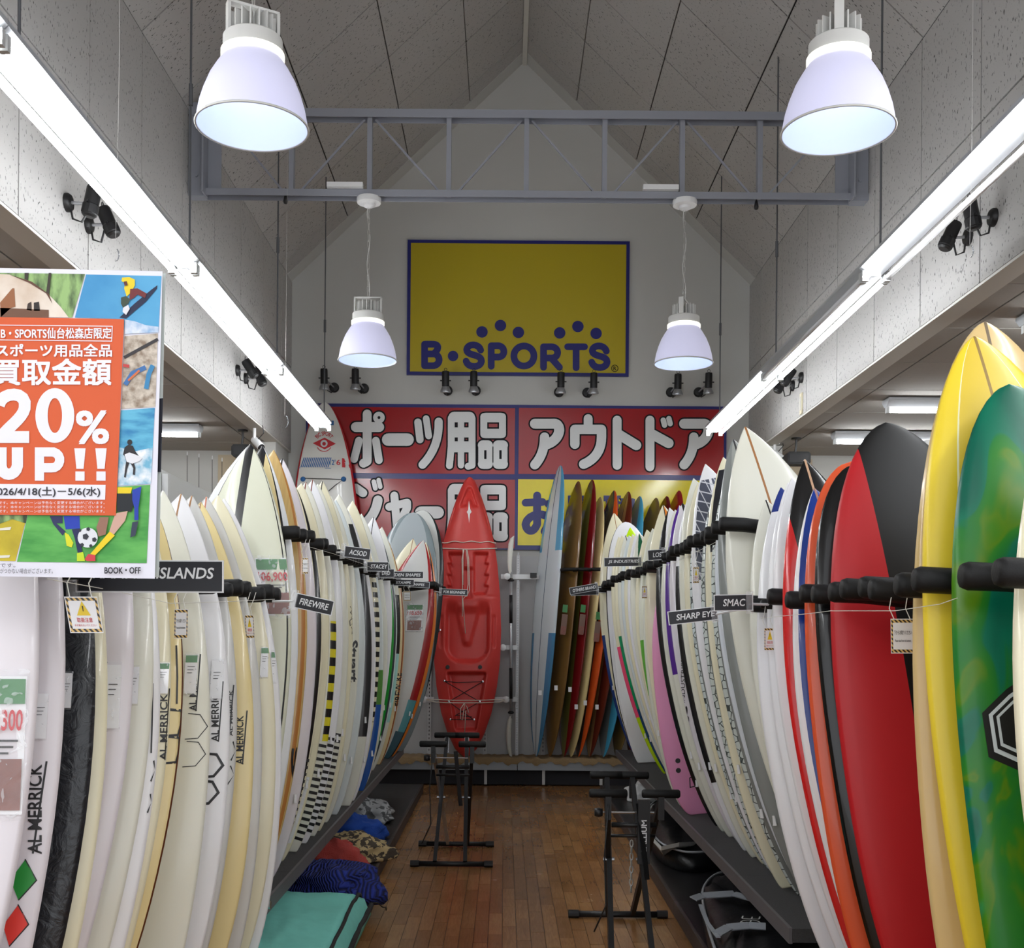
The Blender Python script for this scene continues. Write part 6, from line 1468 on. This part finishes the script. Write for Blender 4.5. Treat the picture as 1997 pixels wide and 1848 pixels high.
if False: heap('cushion_bag', q.x+.2, q.y+.25, zb_, .22, .22, .2, 6.6, mat('navy_cloth', (26, 40, 78), .9), 'navy blue bag behind the white towel', 'bag', .2)

# ------------------------------------------------------------------ small things of the neighbouring aisles
M_spk = mat('speaker_black', (20, 21, 22), .6, bump=.3, bscale=400)
def speaker(x0, y0, x1, y1, D, label):
    a = P(x0, y0, D); b = P(x1, y1, D); w = b.x-a.x; h = a.z-b.z; c = ((a.x+b.x)/2, D, (a.z+b.z)/2)
    t = empty('loudspeaker', c); tag(t, label, 'loudspeaker', 'ceiling loudspeakers')
    MB().prism([(-w/2, -h/2+.02), (-w/2+.02, -h/2), (w/2-.02, -h/2), (w/2, -h/2+.02), (w/2, h/2-.02), (w/2-.02, h/2), (-w/2+.02, h/2), (-w/2, h/2-.02)], c, (1, 0, 0), (0, 0, 1), (0, 1, 0), .16).build('cabinet', M_spk, t)
    MB().prism([(-w/2+.02, -h/2+.02), (w/2-.02, -h/2+.02), (w/2-.02, h/2-.02), (-w/2+.02, h/2-.02)], (c[0], D-.006, c[2]), (1, 0, 0), (0, 0, 1), (0, 1, 0), .008).build('grille', M_black, t)
    MB().tube([(c[0]-.02, D+.08, a.z-.01), (c[0]-.01, D+.08, (a.z+ZS)/2), (c[0]-.01, D+.08, ZS)], .012, 8).build('mount', M_black, t); MB().lathe([(.05, 0), (.05, -.015), (0, -.016)], (c[0]-.01, D+.08, ZS), 16).build('mount_plate', M_black, t)
speaker(1536, 880, 1581, 905, 11.2, 'black ceiling loudspeaker above the black surfboard nose'); speaker(451, 866, 492, 890, 11.0, 'black ceiling loudspeaker half hidden behind the large pale green surfboard')
def dome_cam(x, y, D, label, s):
    p = P(x, y, D); t = empty('ceiling_camera', p); tag(t, label, 'camera', 'cameras under the low ceiling')
    MB().tube([(p.x-.03*s, D, p.z+.05), (p.x-.03*s, D, ZS)], .016, 8).build('stem', M_white, t); MB().lathe([(.055, 0), (.055, -.01), (0, -.011)], (p.x-.03*s, D, ZS), 14).build('mount_plate', M_white, t)
    MB().lathe([(0, -.07), (.035, -.07), (.038, -.05), (.038, .07), (.03, .075)], p, 12, (.6*s, -.5, -.6), cap1=True).build('body', M_white, t, 'auto'); MB().lathe([(.03, .07), (.036, .076), (.03, .09), (0, .09)], p, 12, (.6*s, -.5, -.6)).build('lens', M_black, t)
    MB().tube([p+Vector((0, 0, .03)), p+Vector((.06*s, 0, .1)), p+Vector((.05*s, 0, .17)), (p.x-.02*s, D, ZS)], .005, 6).build('cable', M_black, t)
dome_cam(1516, 888, 11.6, 'small white camera under the low ceiling beside the black loudspeaker', 1); dome_cam(502, 864, 10.9, 'small white camera just above the wooden-toned boards', 1)
M_fr = mat('fishing_rod_black', (36, 36, 40), .4)
for k, x in enumerate((365, 388, 414, 433)):
    a = P(x, 884+k*4, 12.1); o = MB().tube([(a.x, 12.2, .0), (a.x, 12.15, 1.4), (a.x, 12.1, a.z)], [.008, .006, .003], 6); o = o.build('fishing_rod', M_fr); tag(o, 'thin black fishing rod on the far wall, %s from the poster' % ORD[k], 'fishing rod', 'fishing rods on the far wall')
    MB().lathe([(.006, -.02), (.006, .02)], (a.x, 12.1, a.z), 8, cap0=True, cap1=True).build('tip_guard', M_white, o)
b = P(1563, 787, 1); D = (XR-.012)/b.x; b = P(1563, 787, D)
t = MB().box((XR-.014, D, b.z), (.012, .07, .19)).build('wall_plate', mat('ivory_plate', (204, 196, 168), .5)); tag(t, 'ivory plate on the upper side wall below the spotlights', 'wall plate')
MB().box((XR-.022, D, b.z), (.006, .025, .12)).build('louvre', M_trim, t)
for x, y, l in ((557, 389, 'paddleboard'), (1475, 400, 'speaker')):
    p = P(x, y, TD+.03); o = MB().lathe([(0, -.035), (.014, -.03), (.018, -.01), (.01, .03), (.004, .04), (0, .05)], p, 10); o.tube([p+Vector((0, 0, .04)), p+Vector((0, 0, .09))], .003, 5)
    tag(o.build('cable_clip', M_black, None, True), 'small black clip hanging under the truss on the %s side' % l, 'clip')
